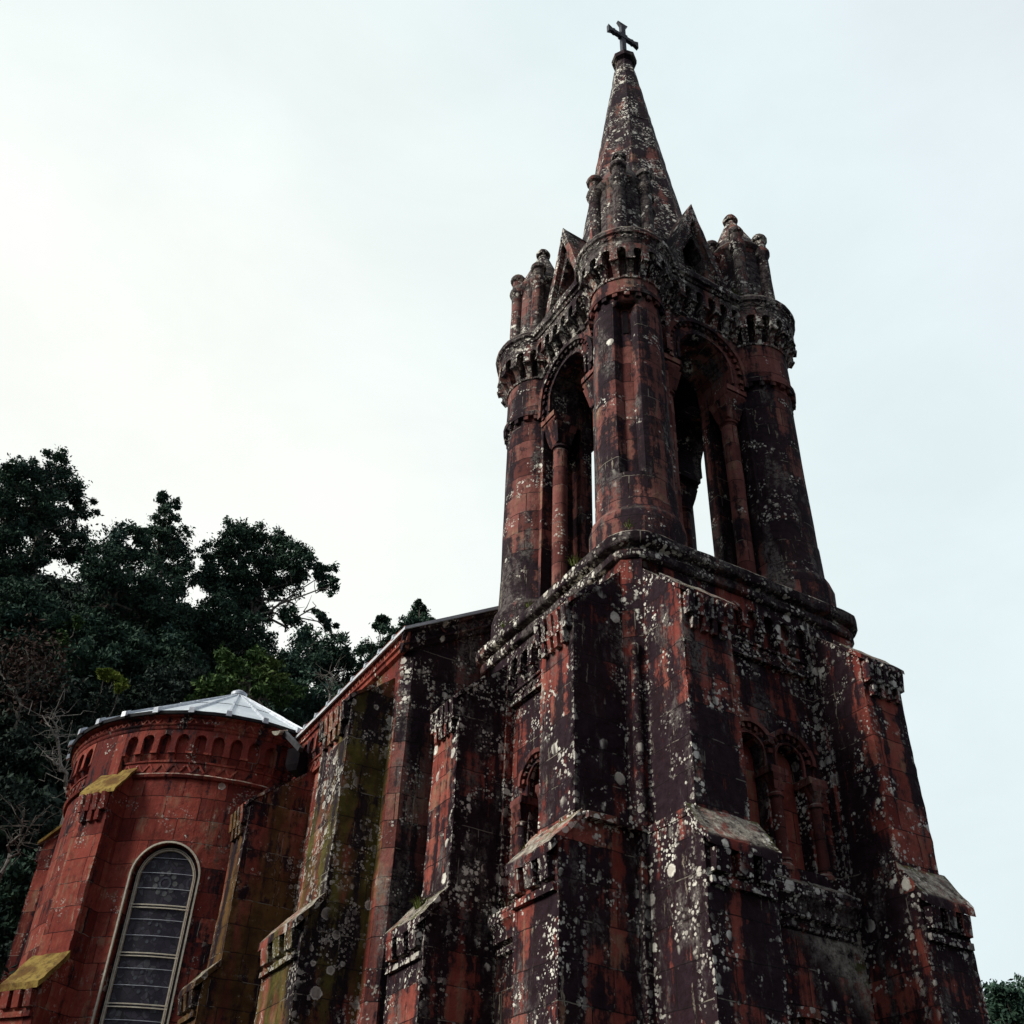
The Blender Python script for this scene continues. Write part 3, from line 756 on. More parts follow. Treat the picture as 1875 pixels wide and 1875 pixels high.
# --- the four corner turrets
def turret(cx, cy, zr):
    tz = 11.4
    m = MB()
    gz0, gz1 = 12.95, zr - .28
    m.lathe(cx, cy, [(.80, tz), (.80, 12.0), (.77, 12.12), (.69, 12.25), (.675, gz0)], 28)
    m.lathe(cx, cy, [(.66, gz1), (.66, 17.6), (.665, 19.0)], 28)
    ga = math.atan2(cy - A, cx - A) + R_(4)
    NS = 84
    def rr_(k):
        d = (2 * math.pi * k / NS - ga + math.pi) % (2 * math.pi) - math.pi
        q = abs(d) / R_(17)
        return 0.0 if q > 1.0 else .15 * min(1.0, (1.0 - q) * 3.2)
    for k in range(NS):
        t0, t1 = 2 * math.pi * k / NS, 2 * math.pi * (k + 1) / NS
        e0, e1 = rr_(k), rr_(k + 1)
        P_ = lambda t, r, z: (cx + r * math.cos(t), cy + r * math.sin(t), z)
        ra_, rb_ = .672, .66
        m.quad(P_(t0, ra_ - e0, gz0), P_(t1, ra_ - e1, gz0), P_(t1, rb_ - e1, gz1), P_(t0, rb_ - e0, gz1), [(.66 * t0, gz0), (.66 * t1, gz0), (.66 * t1, gz1), (.66 * t0, gz1)], .5)
        if e0 + e1 > 0:
            for z, r in ((gz0, ra_), (gz1, rb_)):
                m.face([P_(t0, r - e0, z), P_(t1, r - e1, z), P_(t1, r, z), P_(t0, r, z)])
    t = part(m, 'turret', 'belfry', org=(cx, cy, tz))
    m = MB()
    m.lathe(cx, cy, [(.65, zr), (.75, zr), (.76, zr + .10), (.70, zr + .16), (.69, 17.8)], 28)
    for k in range(20):
        a = 2 * math.pi * k / 20
        f = cyl(cx, cy, .66)
        m.box(f, .66 * (a - .07), .66 * (a + .07), 0, .075, zr - .10, zr - .002)
    sub(m, 'ring_moulding', 'belfry', t)
    fs = cyl(cx, cy, .66)
    m = MB()
    u = .66 * ga
    m.box(fs, u - .06, u + .06, -.20, -.125, gz1 - .66, gz1 - .04)  # black block in place of the shade inside the narrow opening
    sub(m, 'slit_shade', 'black', t, jit=0)
    m = MB()
    f = cyl(cx, cy, .67)
    L = 2 * math.pi * .67
    m.arcade(f, 0, L, 18, 18.62, 18.38, 18.14, .54, .25, .0, K=6, ck=1.55)
    m.lathe(cx, cy, [(.66, 17.78), (.72, 17.80), (.72, 17.86), (.67, 17.88)], 28)
    m.lathe(cx, cy, [(.70, 18.60), (.925, 18.622), (.93, 18.68), (.95, 18.70), (.955, 18.80), (1.0, 18.83), (1.01, 18.92), (.98, 18.99), (.90, 19.05), (.5, 19.10)], 36)
    m.zigzag(cyl(cx, cy, .95), 0, 2 * math.pi * .95, 18.71, 18.79, 36, .0, .016, .014)
    sub(m, 'crown', 'crown', t, jit=.014)
    m = MB()
    m.lathe(cx, cy, [(.60, 19.06), (.62, 19.14), (.57, 19.2), (.56, 21.0), (.59, 21.06), (.64, 21.12), (.66, 21.2), (.60, 21.3)], 24)
    sub(m, 'pinnacle_drum', 'crown', t)
    m = MB()
    m.lathe(cx, cy, [(.60, 21.3), (.12, 22.64), (.11, 22.68), (.165, 22.71), (.18, 22.78), (.14, 22.87), (.07, 22.93), (0.0, 22.95)], 18)
    sub(m, 'cone_roof', 'crown', t)
    for k in range(6):
        a = R_(-131 + 60 * k)
        x, y = cx + .61 * math.cos(a), cy + .61 * math.sin(a)
        m = MB()
        m.lathe(x, y, [(.19, 19.06), (.19, 19.18), (.14, 19.24), (.135, 20.86), (.17, 20.92), (.195, 21.0), (.185, 21.10), (.135, 21.14), (.13, 21.42), (.18, 21.46), (.19, 21.53), (.15, 21.62), (.07, 21.68), (0, 21.69)], 12)
        sub(m, 'pinnacle', 'crown', t)
def sub(mb, name, mat, t, **k):
    o = mb.build(name, mat, None, **k)
    o.parent = t
    o.matrix_parent_inverse = Matrix.Translation(-Vector(t.location))
    return o
TA = .75
turret(TA, TA, 17.35)
turret(TA, W - TA, 16.72)
turret(W - TA, TA, 16.72)
turret(W - TA, W - TA, 16.72)

# --- spire
mb = MB()
def spr(z): return .305 + (30.16 - z) * .1225
mb.lathe(A, A, [(spr(z) * 1.065, z) for z in seq(18.85, 30.35, 24)], 8, R_(9), R_(369), .3)
sp = part(mb, 'spire', 'spire', jit=.016, sharp=25)
mb = MB()
mb.lathe(A, A, [(.27, 30.3), (.25, 30.72), (.36, 30.80), (.37, 30.98), (.28, 31.06), (.16, 31.08), (.15, 31.2), (.19, 31.22), (.19, 31.30), (0, 31.32)], 8, R_(9), R_(369))
part(mb, 'spire_collar', 'belfry', sp, sharp=25)
mb = MB()
fc = lin((A, A), (1, 0), (0, -1))
mb.box(fc, -.075, .075, -.06, .06, 31.30, 33.02)
for s in (-1, 1):
    mb.box(fc, s * .076, s * .40, -.055, .055, 32.27, 32.42)
    mb.hexa([fc(s * .40, -.055, 32.27), fc(s * .40, .055, 32.27), fc(s * .40, .055, 32.42), fc(s * .40, -.055, 32.42),
             fc(s * .54, -.05, 32.17), fc(s * .54, .05, 32.17), fc(s * .54, .05, 32.52), fc(s * .54, -.05, 32.52)])
    mb.box(fc, s * .30, s * .36, -.05, .05, 32.22, 32.47)
mb.hexa([fc(-.075, -.05, 32.90), fc(.075, -.05, 32.90), fc(.075, .05, 32.90), fc(-.075, .05, 32.90), fc(-.18, -.05, 33.08), fc(.18, -.05, 33.08), fc(.18, .05, 33.08), fc(-.18, .05, 33.08)])
mb.hexa([fc(-.13, -.07, 32.23), fc(.13, -.07, 32.23), fc(.13, .07, 32.23), fc(-.13, .07, 32.23), fc(-.13, -.07, 32.46), fc(.13, -.07, 32.46), fc(.13, .07, 32.46), fc(-.13, .07, 32.46)])
part(mb, 'cross', 'iron', sp, jit=.004)

# --- nave
NX, NY, NYE = -1.30, 5.0, 18.0
NAVE_F = lin((0, NY), (1, 0), (0, -1))
NAVE_L = lin((NX, 0), (0, 1), (-1, 0))
RIDGE = 13.92
EZ = 11.80
def rake(x): return EZ + (x - NX) * (RIDGE - EZ) / (A - NX)
XR = 2 * A - NX
mb = MB()
ch = .16
for xa, xb in ((NX + ch, A), (XR - ch, A)):
    mb.quad((xa, NY, 0), (xb, NY, 0), (xb, NY, rake(A) - .3), (xa, NY, EZ - .3))
mb.quad((NX, NY + ch, 0), (NX + ch, NY, 0), (NX + ch, NY, EZ - .3), (NX, NY + ch, EZ - .3))
mb.quad((XR, NY + ch, 0), (XR - ch, NY, 0), (XR - ch, NY, EZ - .3), (XR, NY + ch, EZ - .3))
part(mb, 'nave_front', 'nave')
mb = MB()
mb.quad((NX, NY + ch, 0), (NX, NYE, 0), (NX, NYE, EZ), (NX, NY + ch, EZ))
mb.quad((XR, NY + ch, 0), (XR, NYE, 0), (XR, NYE, EZ), (XR, NY + ch, EZ))
mb.face([(NX, NYE, 0), (XR, NYE, 0), (XR, NYE, EZ), (A, NYE, RIDGE), (NX, NYE, EZ)])
part(mb, 'nave_wall', 'nave_side')
# eaves cornice along the side and up the rake
mb = MB()
pr = [(0, 11.34), (.07, 11.37), (.08, 11.44), (.12, 11.46), (.12, 11.50), (.055, 11.515), (.055, 11.70), (.12, 11.72), (.13, 11.80), (0, 11.81)]
mb.prof(NAVE_L, [NY - .10, NYE], pr)
mb.zigzag(NAVE_L, NY, 12.0, 11.53, 11.69, 44, .055, .018)
part(mb, 'eaves_cornice', 'apse_trim')
mb = MB()
sl = (RIDGE - EZ) / (A - NX)
def RK(u, w, z): return Vector((NX - .06 + u, NY - w, z - 11.80 + rake(NX - .06 + u)))
mb.prof(RK, seq(-.06, A - NX, 8), [(0, 11.34), (.07, 11.37), (.08, 11.44), (.12, 11.46), (.12, 11.50), (.055, 11.515), (.055, 11.70), (.12, 11.72), (.13, 11.80), (0, 11.81)])
mb.zigzag(RK, .05, 3.4, 11.53, 11.69, 14, .055, .018)
part(mb, 'rake_cornice', 'nave')
# frieze below the side eaves
mb = MB()
mb.arcade(NAVE_L, 6.70, 10.1, 9, 11.36, 11.20, 10.98, .66, .10)
mb.prof(NAVE_L, [6.6, 10.2], [(0, 10.82), (.06, 10.80), (.06, 10.76), (.03, 10.75), (.03, 10.56), (.07, 10.54), (.07, 10.48), (0, 10.46)])
mb.zigzag(NAVE_L, 6.65, 10.1, 10.57, 10.74, 14, .03)
part(mb, 'side_frieze', 'apse_trim')
# roof: zinc on both slopes with rolls
mb = MB()
for xe in (NX - .15, XR + .15):
    ze = rake(NX - .15) - .03
    mb.hexa([(xe, NY - .17, ze), (A, NY - .17, RIDGE + .0), (A, NYE, RIDGE), (xe, NYE, ze), (xe, NY - .17, ze + .06), (A, NY - .17, RIDGE + .08), (A, NYE, RIDGE + .08), (xe, NYE, ze + .06)], 2.0)
roof = part(mb, 'nave_roof', 'zinc', jit=0)
for k in range(20):
    y = NY + .35 + k * .62
    m = MB()
    ze = rake(NX - .15) + .03
    for xa, xb in ((NX - .16, A), (XR + .16, A)):
        m.hexa([(xa, y - .05, ze - .02), (xa, y + .05, ze - .02), (xb, y + .05, RIDGE + .06), (xb, y - .05, RIDGE + .06), (xa, y - .03, ze + .07), (xa, y + .03, ze + .07), (xb, y + .03, RIDGE + .15), (xb, y - .03, RIDGE + .15)], 3)
    part(m, 'roof_roll', 'zinc_dark', roof, jit=0)
# nave buttresses
buttress(NAVE_L, 5.36, 6.55, .74, 5.36, 6.95, 1.02, 10.98, 10.35, 6.90, mat='nave_moss', slabmat='nave_side', corb=(5, 2), kl=1.15)
buttress(NAVE_L, 8.95, 9.75, 1.16, 8.95, 9.85, 1.40, 10.60, 9.62, 6.62, mat='ochre', slabmat='ochre', corb=(4, 2), kl=1.15)

# --- apse
AC = (-2.02, 13.49)
AR = 3.1
AP = cyl(AC[0], AC[1], AR)
def ang(deg): return AR * R_(deg)
mb = MB()
WC, WH, WZS, WZ0 = ang(243.8), .655, 8.50, 2.6
us = [ang(d) for d in np.arange(96, 231.5, 4.5)] + [WC - WH] 
for u0, u1 in zip(us, us[1:]):
    mb.quad(AP(u0, 0, 0), AP(u1, 0, 0), AP(u1, 0, 11.8), AP(u0, 0, 11.8), [(u0, 0), (u1, 0), (u1, 11.8), (u0, 11.8)])
K = 20
ws = [(WC - WH * math.cos(math.pi * k / K), WZS + WH * math.sin(math.pi * k / K)) for k in range(K + 1)]
for (u0, z0), (u1, z1) in zip(ws, ws[1:]):
    mb.quad(AP(u0, 0, z0), AP(u1, 0, z1), AP(u1, 0, 11.8), AP(u0, 0, 11.8), [(u0, z0), (u1, z1), (u1, 11.8), (u0, 11.8)])
    mb.quad(AP(u0, 0, 0), AP(u1, 0, 0), AP(u1, 0, WZ0), AP(u0, 0, WZ0), [(u0, 0), (u1, 0), (u1, WZ0), (u0, WZ0)])
    mb.quad(AP(u0, 0, z0), AP(u1, 0, z1), AP(u1, -.24, z1), AP(u0, -.24, z0))
for s in (-1, 1):
    mb.quad(AP(WC + s * WH, 0, WZ0), AP(WC + s * WH, 0, WZS), AP(WC + s * WH, -.24, WZS), AP(WC + s * WH, -.24, WZ0))
us = [WC + WH] + [ang(d) for d in np.arange(258, 292, 4.5)]
for u0, u1 in zip(us, us[1:]):
    mb.quad(AP(u0, 0, 0), AP(u1, 0, 0), AP(u1, 0, 11.8), AP(u0, 0, 11.8), [(u0, 0), (u1, 0), (u1, 11.8), (u0, 11.8)])
apse = part(mb, 'apse', 'apse')
mb = MB()
mb.arcade(AP, ang(216.6), ang(276), 9, 11.50, 11.285, 11.02, .66, .13)
mb.arcade(AP, ang(150), ang(199.5), 7, 11.50, 11.285, 11.02, .66, .13)
mb.box(AP, ang(199.7), ang(216.4), 0, .128, 10.45, 11.50, nu=4)
for a0, a1 in ((216.6, 283), (140, 199.5)):
    us = [ang(d) for d in np.linspace(a0, a1, 18)]
    mb.prof(AP, us, [(0, 10.87), (.055, 10.85), (.055, 10.81), (.03, 10.80), (.03, 10.58), (.06, 10.57), (.085, 10.54), (.06, 10.49), (0, 10.47)])
    mb.zigzag(AP, ang(a0 + .3), ang(a1 - .3), 10.60, 10.77, int((a1 - a0) / 4.7), .03)
sub(mb, 'frieze', 'apse_trim', apse)
mb = MB()
us = [ang(d) for d in np.linspace(96, 292, 60)]
mb.prof(AP, us, [(0, 11.48), (.12, 11.50), (.15, 11.53), (.16, 11.58), (.19, 11.60), (.20, 11.625), (.13, 11.64), (.15, 11.76), (.24, 11.78), (.24, 11.80), (0, 11.80)])
mb.zigzag(AP, ang(110), ang(288), 11.64, 11.75, 60, .142, .016, .018)
sub(mb, 'apse_cornice', 'apse_trim', apse)
mb = MB()
mb.prof(AP, us, [(.05, 11.80), (.28, 11.802), (.30, 11.86), (.05, 11.87)])
sub(mb, 'eaves_edge', 'gutter_dark', apse)
# conical zinc roof: panels between 28 rolls
NR = 28
RA0 = R_(241.5)
mb = MB()
ztip, zev, rev = 14.06, 11.86, 3.42
for k in range(NR):
    t0, t1 = RA0 + 2 * math.pi * k / NR, RA0 + 2 * math.pi * (k + 1) / NR
    p = lambda r, t, z: (AC[0] + r * math.cos(t), AC[1] + r * math.sin(t), z)
    for r0, r1, lift in ((rev, 1.9, 0), (1.9, .05, .012)):
        z0 = ztip - (ztip - zev) * r0 / rev + lift; z1 = ztip - (ztip - zev) * r1 / rev + lift
        mb.quad(p(r0, t0, z0), p(r0, t1, z0), p(r1, t1, z1), p(r1, t0, z1), mx=3)
aroof = part(mb, 'apse_roof', 'zinc', jit=0, sharp=10)
for k in range(NR):
    t = RA0 + 2 * math.pi * k / NR
    dx, dy = math.cos(t), math.sin(t)
    m = MB()
    g = lambda r, s, h: (AC[0] + r * dx - s * dy, AC[1] + r * dy + s * dx, ztip - (ztip - zev) * r / rev + h)
    for r0, r1, s in ((rev + .03, 1.88, .040), (1.9, .12, .032)):
        m.hexa([g(r0, -s, -.01), g(r0, s, -.01), g(r1, s * .8, -.01), g(r1, -s * .8, -.01), g(r0, -s * .6, .06), g(r0, s * .6, .06), g(r1, s * .5, .05), g(r1, -s * .5, .05)], 3)
    m.hexa([g(rev + .05, -.06, -.04), g(rev + .05, .06, -.04), g(rev - .08, .06, -.02), g(rev - .08, -.06, -.02), g(rev + .05, -.05, .08), g(rev + .05, .05, .08), g(rev - .08, .05, .08), g(rev - .08, -.05, .08)], 3)
    sub(m, 'roof_roll', 'zinc_dark', aroof, jit=0)
m = MB()
m.lathe(AC[0], AC[1], [(.20, ztip - .06), (.20, ztip + .02), (.10, ztip + .09), (0, ztip + .10)], 14)
sub(m, 'roof_cap', 'zinc_dark', aroof, jit=0)
# window
win = part((lambda m: (m.archring(lambda u, w, z: AP(u, w, z), WC, WZS, WH - .012, WH + .022, -.02, .022, n=22, drop=WZS - WZ0), m)[1])(MB()), 'window', 'cream', jit=0)
m = MB()
m.archring(AP, WC, WZS, WH - .115, WH - .085, -.20, -.15, n=22, drop=WZS - WZ0)
m.archring(AP, WC, WZS, WH - .075, WH - .06, -.17, -.14, n=22, drop=WZS - WZ0)
sub(m, 'window_frame', 'cream', win, jit=0)
m = MB()
gl = [(WC - (WH + .02) * math.cos(math.pi * k / 24), WZS + (WH + .02) * math.sin(math.pi * k / 24)) for k in range(25)]
for (u0, z0), (u1, z1) in zip(gl, gl[1:]):
    m.quad(AP(u0, -.2, WZ0), AP(u1, -.2, WZ0), AP(u1, -.2, z1), AP(u0, -.2, z0), [(u0, WZ0), (u1, WZ0), (u1, z1), (u0, z0)], 3)
sub(m, 'stained_glass', 'glass', win, jit=0)
for zb in (7.93, 7.05, 6.17, 5.29, 4.41, 3.53):
    m = MB()
    for dz in (0, .055):
        m.box(AP, WC - WH + .06, WC + WH - .06, -.17, -.145, zb + dz, zb + dz + .02, nu=10)
    sub(m, 'saddle_bar', 'cream', win, jit=0)
m = MB()
for i in range(26):
    zb = 3.0 + i * .2933 + .03
    if min(abs(zb - q) for q in (7.93, 7.05, 6.17, 5.29, 4.41, 3.53)) < .1: continue
    hw = WH - .1
    if zb > WZS: 
        if zb - WZS > hw - .05: continue
        hw = math.sqrt(hw * hw - (zb - WZS) ** 2)
    m.box(AP, WC - hw, WC + hw, -.178, -.168, zb, zb + .009, nu=8)
sub(m, 'lead_wire', 'zinc_dark', win, jit=0)
def petals(cu, cz, r, n, pr_, ph=0.0):
    m = MB()
    for k in range(n):
        a = 2 * math.pi * k / n + ph
        pu, pz = cu + r * math.cos(a), cz + r * math.sin(a)
        loop = [AP(pu + pr_ * math.cos(t), -.193, pz + pr_ * math.sin(t)) for t in [2 * math.pi * j / 9 for j in range(9)]]
        m.face(loop)
    return m
sub(petals(WC + .01, 8.42, .20, 9, .052), 'rosette', 'glass_pale', win, jit=.004)
m = MB()
m.archring(AP, WC + .01, 8.42, .085, .125, -.197, -.190, 0, 2 * math.pi, 24)
sub(m, 'glass_ring', 'glass_blue', win, jit=0)
for zc in (7.50, 6.62, 5.74, 4.86):
    sub(petals(WC + RNG.uniform(-.08, .08), zc, .17, 7, .036, RNG.uniform(0, 2)), 'rosette', 'glass_blue', win, jit=.006)
# apse buttresses: radial
def radial(deg):
    t = R_(deg)
    n = Vector((math.cos(t), math.sin(t)))
    return lin((AC[0] + n.x * (AR - .12), AC[1] + n.y * (AR - .12)), (-n.y, n.x), (n.x, n.y))
buttress(radial(216), -.37, .37, .56, -.42, .38, .96, 10.85, 10.10, 6.85, mat='apse', slabmat='slab', corb=(4, 2), kl=1.2)
buttress(radial(140), -.43, .43, .78, -.50, .50, 1.1, 10.9, 10.25, 6.85, mat='apse', slabmat='slab', corb=(4, 2), kl=1.2)
# rain gutter end, pipe and hopper in the corner of apse and nave
m = MB()
p0, p1 = at(505, 1338, 21.0), at(520, 1337, 21.25)
ax = (p1 - p0).normalized(); sd = ax.cross(Vector((0, 0, 1))).normalized(); upq = sd.cross(ax)
K = 10
prof_ = [(r * math.cos(a), r * math.sin(a)) for r, sg in ((.095, 1), (.075, -1)) for a in [math.pi + (math.pi * k / K if sg > 0 else math.pi * (K - k) / K) for k in range(K + 1)]]
ring_ = lambda p: [p + sd * x + upq * y for x, y in prof_]
ra, rb = ring_(p0), ring_(p1)
for k in range(len(ra)):
    k2 = (k + 1) % len(ra)
    m.quad(ra[k], ra[k2], rb[k2], rb[k], mx=3)
for rr in (ra, rb):
    for k in range(K): m.face([rr[k], rr[k + 1], rr[2 * K - k], rr[2 * K + 1 - k]])
part(m, 'gutter', 'cream', jit=0)
m = MB()
q0, q1 = at(521, 1341, 21.2), at(551, 1373, 20.4)
ax = (q1 - q0).normalized(); sd = ax.cross(Vector((0, 0, 1))).normalized() * .05; upq = sd.cross(ax).normalized() * .045
m.hexa([q0 - sd - upq, q0 + sd - upq, q1 + sd - upq, q1 - sd - upq, q0 - sd + upq, q0 + sd + upq, q1 + sd + upq, q1 - sd + upq], 3)
part(m, 'gutter_pipe', 'gutter_dark', jit=0)
m = MB()
h0 = at(541, 1376, 20.6)
fh = lin((h0.x, h0.y), (0.62, -0.78), (-0.78, -0.62))
m.box(fh, -.15, .15, -.4, .06, h0.z - .30, h0.z + .05)
m.hexa([fh(-.10, -.4, h0.z - .42), fh(.10, -.4, h0.z - .42), fh(.10, .02, h0.z - .42), fh(-.10, .02, h0.z - .42), fh(-.15, -.4, h0.z - .302), fh(.15, -.4, h0.z - .302), fh(.15, .06, h0.z - .302), fh(-.15, .06, h0.z - .302)])
part(m, 'rainwater_hopper', 'black', jit=.004)

# ------------------------------------------------------------------ trees and shrubs
def leaf_mesh(name, centres, size, mat, parent, flat=0.5):
    n = len(centres)
    d1 = RNG.normal(size=(n, 3)); d1 /= np.linalg.norm(d1, axis=1, keepdims=True)
    d2 = RNG.normal(size=(n, 3)); d2 -= d1 * (d1 * d2).sum(1, keepdims=True); d2 /= np.linalg.norm(d2, axis=1, keepdims=True)
    s = size * RNG.uniform(.55, 1.25, (n, 1))
    a, b = d1 * s, d2 * s * .42
    v = np.stack([centres - a, centres + b, centres + a, centres - b], 1).reshape(-1, 3)
    me = bpy.data.meshes.new(name)
    me.vertices.add(n * 4); me.vertices.foreach_set('co', v.astype(np.float32).ravel())
    me.loops.add(n * 4); me.loops.foreach_set('vertex_index', np.arange(n * 4, dtype=np.int32))
    me.polygons.add(n); me.polygons.foreach_set('loop_start', np.arange(0, n * 4, 4, dtype=np.int32))
    me.update(calc_edges=True)
    me.materials.append(M[mat])
    o = bpy.data.objects.new(name, me); COL.objects.link(o)
    o.parent = parent
    o.matrix_parent_inverse = Matrix.Translation(-Vector(parent.location))
    return o
def tube(mb, pts, r0, r1, seg=7):
    pts = [Vector(p) for p in pts]
    n = len(pts) - 1
    rings = []
    for i, p in enumerate(pts):
        d = (pts[min(i + 1, n)] - pts[max(i - 1, 0)]).normalized()
        s = d.cross(Vector((.3, .2, 1))).normalized() if abs(d.z) < .98 else Vector((1, 0, 0))
        t = d.cross(s); r = r0 + (r1 - r0) * i / n
        rings.append([p + (s * math.cos(2 * math.pi * k / seg) + t * math.sin(2 * math.pi * k / seg)) * r for k in range(seg)])
    for a, b in zip(rings, rings[1:]):
        for k in range(seg):
            mb.face([a[k], a[(k + 1) % seg], b[(k + 1) % seg], b[k]])
def wiggle(a, b, n, amp):
    a, b = Vector(a), Vector(b)
    out = []
    for i in range(n + 1):
        t = i / n
        j = Vector(RNG.normal(size=3)) * amp * math.sin(math.pi * min(1, t * .9 + .05))
        out.append(a.lerp(b, t) + (j if 0 < i < n else Vector((0, 0, 0))))
    return out
def tree(name, label, D, lobes, mat='leaf_dark', leaf=.105, dens=1.0, cat='tree', group=None, trunk=True, bark='bark', clump=.34, limbs=True, base=None):
    cs = [(at(px, py, D + RNG.uniform(-1.0, 1.6)), r * (D * 1.18) / FPX) for px, py, r in lobes]
    mean = sum((c for c, r in cs), Vector((0, 0, 0))) / len(cs)
    bx, by = (base[0], base[1]) if base else (mean.x, mean.y)
    bz = hill_h(bx, by)
    root = tag(empty(name, (bx, by, bz)), label, cat, group)
    pts = []
    for c, r in cs:
        n_cl = max(8, int(24 * dens * (r / .8) ** 1.6))
        for _ in range(n_cl):
            d = RNG.normal(size=3); d /= np.linalg.norm(d)
            q = np.array(c) + d * r * RNG.uniform(.25, 1.25) ** .7 * np.array((1, 1, .95))
            cr = clump * RNG.uniform(.6, 1.2) * min(1.0, r / .8)
            m = int(RNG.uniform(30, 170) * dens)
            g = RNG.normal(size=(m, 3)) * cr * .5 * np.array((1, 1, .7))
            pts.append(q + g)
    leaf_mesh('crown' if trunk else 'foliage', np.concatenate(pts), leaf, mat, root)
    m = MB()
    b0 = Vector((bx, by, bz - .3))
    low = min(cs, key=lambda c: c[0].z)[0]
    top = max(cs, key=lambda c: c[0].z)[0]
    if trunk:
        mid = b0.lerp(top, .45) + Vector(RNG.normal(size=3)) * .3
        H = (top - b0).length
        tube(m, wiggle(b0, mid, 5, .12) , .022 * H, .016 * H)
        tube(m, wiggle(mid, top, 5, .2), .016 * H, .02)
        for c, r in cs:
            s = b0.lerp(top, .45).lerp(mid, .5) if RNG.uniform() < .5 else mid.lerp(top, RNG.uniform(0, .5))
            br = wiggle(mid if RNG.uniform() < .4 else s, c, 7, .38)
            tube(m, br, .075, .018, 5)
            for q_ in br[3:7]:
                e_ = Vector(RNG.normal(size=3)); e_.z = abs(e_.z)
                tube(m, wiggle(q_, q_ + e_.normalized() * RNG.uniform(.5, 1.3), 3, .12), .028, .008, 4)
    else:
        for c, r in cs:
            tube(m, wiggle(b0 + Vector(RNG.normal(size=3)) * .2, c, 5, .2), .05, .012, 5)
    o = m.build('trunk' if trunk else 'stem', bark, None, jit=0)
    o.parent = root; o.matrix_parent_inverse = Matrix.Translation(-Vector(root.location))
    return root
G = 'trees on the hill behind the chapel'
tree('tree', 'dark tree cut by the left edge of the photo, second highest on the hill', 46, [(20, 888, 42), (-10, 950, 60), (66, 925, 40), (25, 1010, 50), (-20, 1040, 50), (40, 870, 26)], group=G)
tree('tree', 'tallest dark tree on the hill, spiky top and pale leaning trunk', 48, [(104, 846, 22), (84, 868, 24), (128, 884, 28), (108, 918, 38), (72, 950, 34), (152, 930, 22), (124, 975, 38), (66, 1000, 32), (140, 1010, 26)], group=G, bark='palebark', dens=.85, base=(at(52, 1085, 48).x, at(52, 1085, 48).y))
tree('tree', 'broad rounded dark tree between the spiky one and the narrow one', 42, [(205, 1005, 36), (240, 998, 34), (178, 1050, 46), (245, 1065, 52), (200, 1125, 58), (270, 1130, 52), (158, 1160, 44)], group=G)
tree('tree', 'narrow upright dark tree with a knobbly top left of the widest crown', 45, [(306, 926, 20), (298, 955, 24), (322, 990, 30), (283, 985, 20), (310, 1030, 36), (336, 1055, 26), (300, 1085, 42), (318, 1140, 40)], group=G, dens=.95)
tree('tree', 'widest dark tree with sky showing through its bare lower right branches', 46, [(428, 988, 30), (468, 985, 32), (512, 1004, 32), (552, 1024, 32), (398, 1018, 30), (380, 1058, 26), (450, 1038, 46), (512, 1052, 42), (592, 1048, 20), (602, 1074, 18), (420, 1098, 46), (470, 1108, 36), (392, 1130, 42), (352, 1150, 36), (458, 1160, 42), (530, 1128, 20), (586, 1122, 14), (606, 1150, 14)], group=G, bark='palebark')
tree('tree', 'low dark tree above the nave eaves, right of the widest crown', 44, [(600, 1192, 34), (562, 1172, 26), (638, 1202, 24), (558, 1218, 40), (618, 1240, 40), (518, 1230, 42), (646, 1252, 18)], group=G)
tree('conifer', 'feathery dark conifer rising over the nave roof, nearer the apse', 50, [(702, 1132, 9), (698, 1150, 15), (706, 1172, 20), (688, 1195, 24), (716, 1205, 22), (684, 1225, 26), (712, 1232, 26)], group=G, leaf=.11)
tree('conifer', 'feathery dark conifer rising over the nave roof, nearer the tower', 54, [(768, 1108, 9), (768, 1124, 16), (750, 1140, 15), (786, 1136, 14), (766, 1150, 24), (728, 1158, 18), (800, 1150, 10)], group=G, leaf=.11)
tree('leafy_tree', 'light green leafy tree just behind the zinc roof of the apse', 36, [(418, 1214, 22), (470, 1214, 22), (440, 1245, 34), (400, 1268, 30), (490, 1250, 30), (520, 1272, 24), (378, 1290, 26)], 'leaf_mid', group=G, dens=.9, leaf=.12)
S = 'shrubs on the slope left of the apse'
for lab, D, lo, mt in (
    ('blackish shrub mass under the tallest tree', 41, [(60, 1150, 62), (130, 1170, 50), (20, 1120, 50)], 'leaf_dark'),
    ('dark blue green shrub below the broad rounded tree', 40, [(210, 1215, 62), (290, 1215, 60), (150, 1235, 50)], 'leaf_dark'),
    ('dark shrub behind the left rim of the zinc roof', 37, [(330, 1250, 46), (270, 1285, 46), (220, 1300, 40)], 'leaf_deep'),
    ('dark shrub at the left edge below the reddish twigs', 36, [(30, 1285, 66), (110, 1310, 60), (-20, 1330, 50)], 'leaf_deep'),
    ('black green shrub left of the apse frieze', 33, [(40, 1400, 70), (110, 1400, 46), (-20, 1450, 60), (150, 1380, 30)], 'leaf_deep'),
    ('black green shrub left of the far buttress slab', 31, [(30, 1520, 66), (85, 1560, 46), (-10, 1580, 60)], 'leaf_deep'),
    ('olive speckled shrub left of the apse buttress', 29, [(30, 1640, 50), (70, 1680, 40), (0, 1710, 50)], 'leaf_dark'),
    ('lowest shrub in the bottom left corner', 27, [(20, 1780, 60), (-20, 1850, 60), (50, 1840, 40)], 'leaf_deep'),
    ('dark shrub between the light green tree and the nave eaves', 39, [(560, 1275, 36), (600, 1285, 34), (530, 1295, 34), (640, 1270, 20)], 'leaf_dark')):
    tree('shrub', lab, D, lo, mt, cat='shrub', group=S, trunk=False, dens=1.15)
